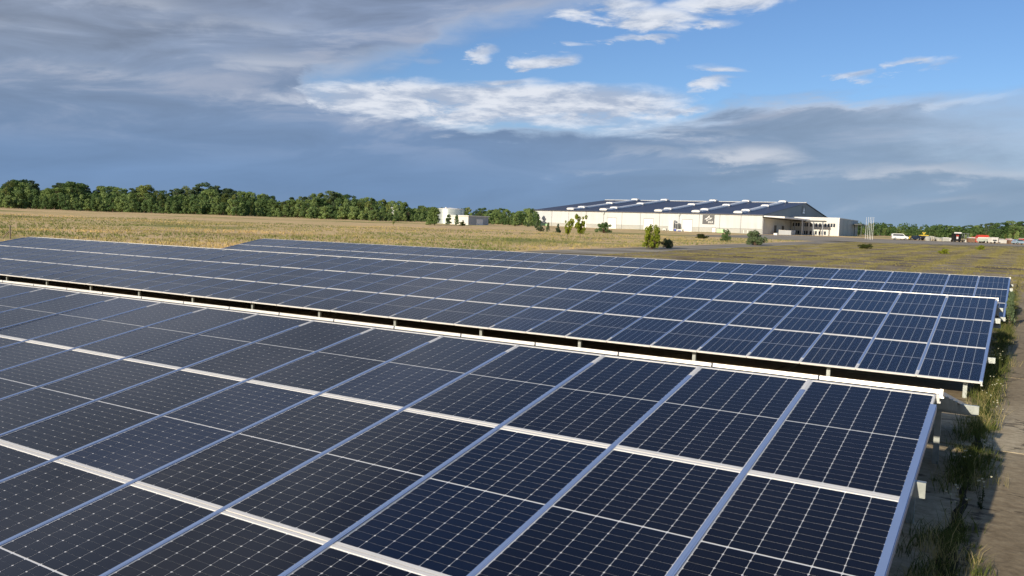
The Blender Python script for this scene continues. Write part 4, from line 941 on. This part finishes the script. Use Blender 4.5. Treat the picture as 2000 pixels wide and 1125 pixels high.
for i in range(30):
    uu = 1812 + i*1.75 + g.uniform(-.5, .5); me = bagm[i % 3][0 if g.random() < .7 else 1]; P = at(uu, g.uniform(272, 284)); s_ = g.uniform(1.0, 2.0)*(1.15 if uu < 1840 else .9)
    o = obj('bulk_bag', me, None, (P.x, P.y, P.z), 'pale lumpy sack in the heap left of the red and black kiosk', 'sack', 'sacks heaped left of the kiosk'); o.scale = (s_*.9, s_*.9, s_*.75); o.rotation_euler = (0, 0, g.uniform(0, 6))
# kiosk
P = at(1867, 268); r = obj('kiosk', None, loc=P, label='black kiosk with red letter and white roof board, tallest of the clutter', cat='kiosk'); r.rotation_euler = (0, 0, YAW)
mb = MB(); mb.box(-1.1, 1.1, -.8, .8, .6, 2.7); obj('body', mb.mesh('body', blk), r)
mb = MB(); mb.box(-1.15, 1.15, -.9, -.805, 2.705, 3.1); obj('roof_board', mb.mesh('roof_board', white_m), r)
mb = MB(); mb.box(-.35, .25, -.83, -.803, .95, 1.7); obj('white_panel', mb.mesh('white_panel', white_m), r)
mb = MB(); mb.box(-.42, -.2, -.85, -.831, 1.7, 2.3); mb.box(.12, .34, -.85, -.831, 1.7, 2.3); mb.box(-.2, .12, -.85, -.831, 1.9, 2.1); obj('red_letter', mb.mesh('red_letter', red_m), r)
mb = MB(); mb.box(-1.3, 2.4, -.9, .9, .35, .598); obj('trailer_bed', mb.mesh('trailer_bed', blk), r); wheels(r, (-.8, 1.6), 1.7, .33)
P = at(1881, 270); r = obj('scaffold', None, loc=P, label='open grey scaffold frame just right of the kiosk', cat='scaffold'); r.rotation_euler = (0, 0, YAW)
for x_ in (-1.4, 0, 1.4):
    for y_ in (-.5, .5): mb = MB(); mb.tube((x_, y_, 0), (x_, y_, 2.9), .05, .05, 6); obj('standard', mb.mesh('standard', galv), r)
for z_ in (.9, 1.9, 2.8):
    for y_ in (-.55, .55): mb = MB(); mb.tube((-1.5, y_, z_), (1.5, y_, z_), .04, .04, 6); obj('ledger', mb.mesh('ledger', galv), r)
mb = MB(); mb.box(-1.4, 1.4, -.5, .5, 1.93, 1.98); obj('deck', mb.mesh('deck', wood_m), r)
crate('low_box', 'low cream box on the slabs between the scaffold and the striped tent', 'box', 1889, 270, 1.5, .8, 1, cream2, 0, None, white_m, .1)
r = crate('tent_trailer', 'red roofed stall behind the long pale trailer', 'stall', 1918, 284, 3.6, 1.7, 2, white_m, 0, None, red_m, .75)
r = crate('pale_trailer', 'long pale green grey trailer right of the dark car', 'trailer', 1921, 268, 3.8, 1.5, 1.8, simple('pale_green_grey', (.50, .56, .50), .6, 0, .08, 1), .45); wheels(r, (-.6, .6), 1.7)
P = at(1939, 265); r = obj('box_trailer', None, loc=P, label='cream box trailer with dark open hatch, right of the pale trailer', cat='trailer'); r.rotation_euler = (0, 0, YAW)
mb = MB(); mb.box(-1., 1., -1, 1, .3, 1.75); obj('body', mb.mesh('body', cream2), r); mb = MB(); mb.box(-.6, .6, -1.04, -1.003, .75, 1.15); obj('hatch', mb.mesh('hatch', glass_m), r); wheels(r, (0,), 1.8); mb = MB(); mb.box(-1.1, 1.1, -1.1, 1.1, 1.753, 1.9); obj('roof', mb.mesh('roof', white_m), r)
brown_m = simple('rusty_brown', (.19, .11, .07), .85, 0, .3, 2)
for i, (uu, w_, h_, mt, lb) in enumerate([(1896, 2.2, 1.4, brown_m, 'brown heap of timber left of the red stall roof'), (1903, 1.6, 1.8, red_m, 'small red container at the left of the red stall'), (1951, 2.4, 1.3, brown_m, 'brown crate right of the cream box trailer'), (1958, 1.8, 1.1, cream2, 'cream crate in the middle of the right hand clutter'),
        (1964, 2.4, .9, bag_m, 'low pale crate right of the cream one'), (1970, 1.4, 1.5, red_m, 'red barrel shaped box standing among brown crates'), (1976, 2.6, 1.2, brown_m, 'wide brown crate left of the dark container'), (1982, 2.0, 1.5, dark_m, 'dark container beside the light blue car'), (1997, 2.2, 1.7, red_m, 'red and white box at the right edge of the clutter'), (1846, 2.0, 1.1, bag2, 'grey crate between the sacks and the kiosk'), (1857, 1.3, 1.2, white_m, 'white crate just left of the kiosk')]):
    crate('crate', lb, 'crate', uu, 268+(i % 3)*4, w_, h_, 1.3, mt, .1, None, [white_m, None, bag_m][i % 3], .2)
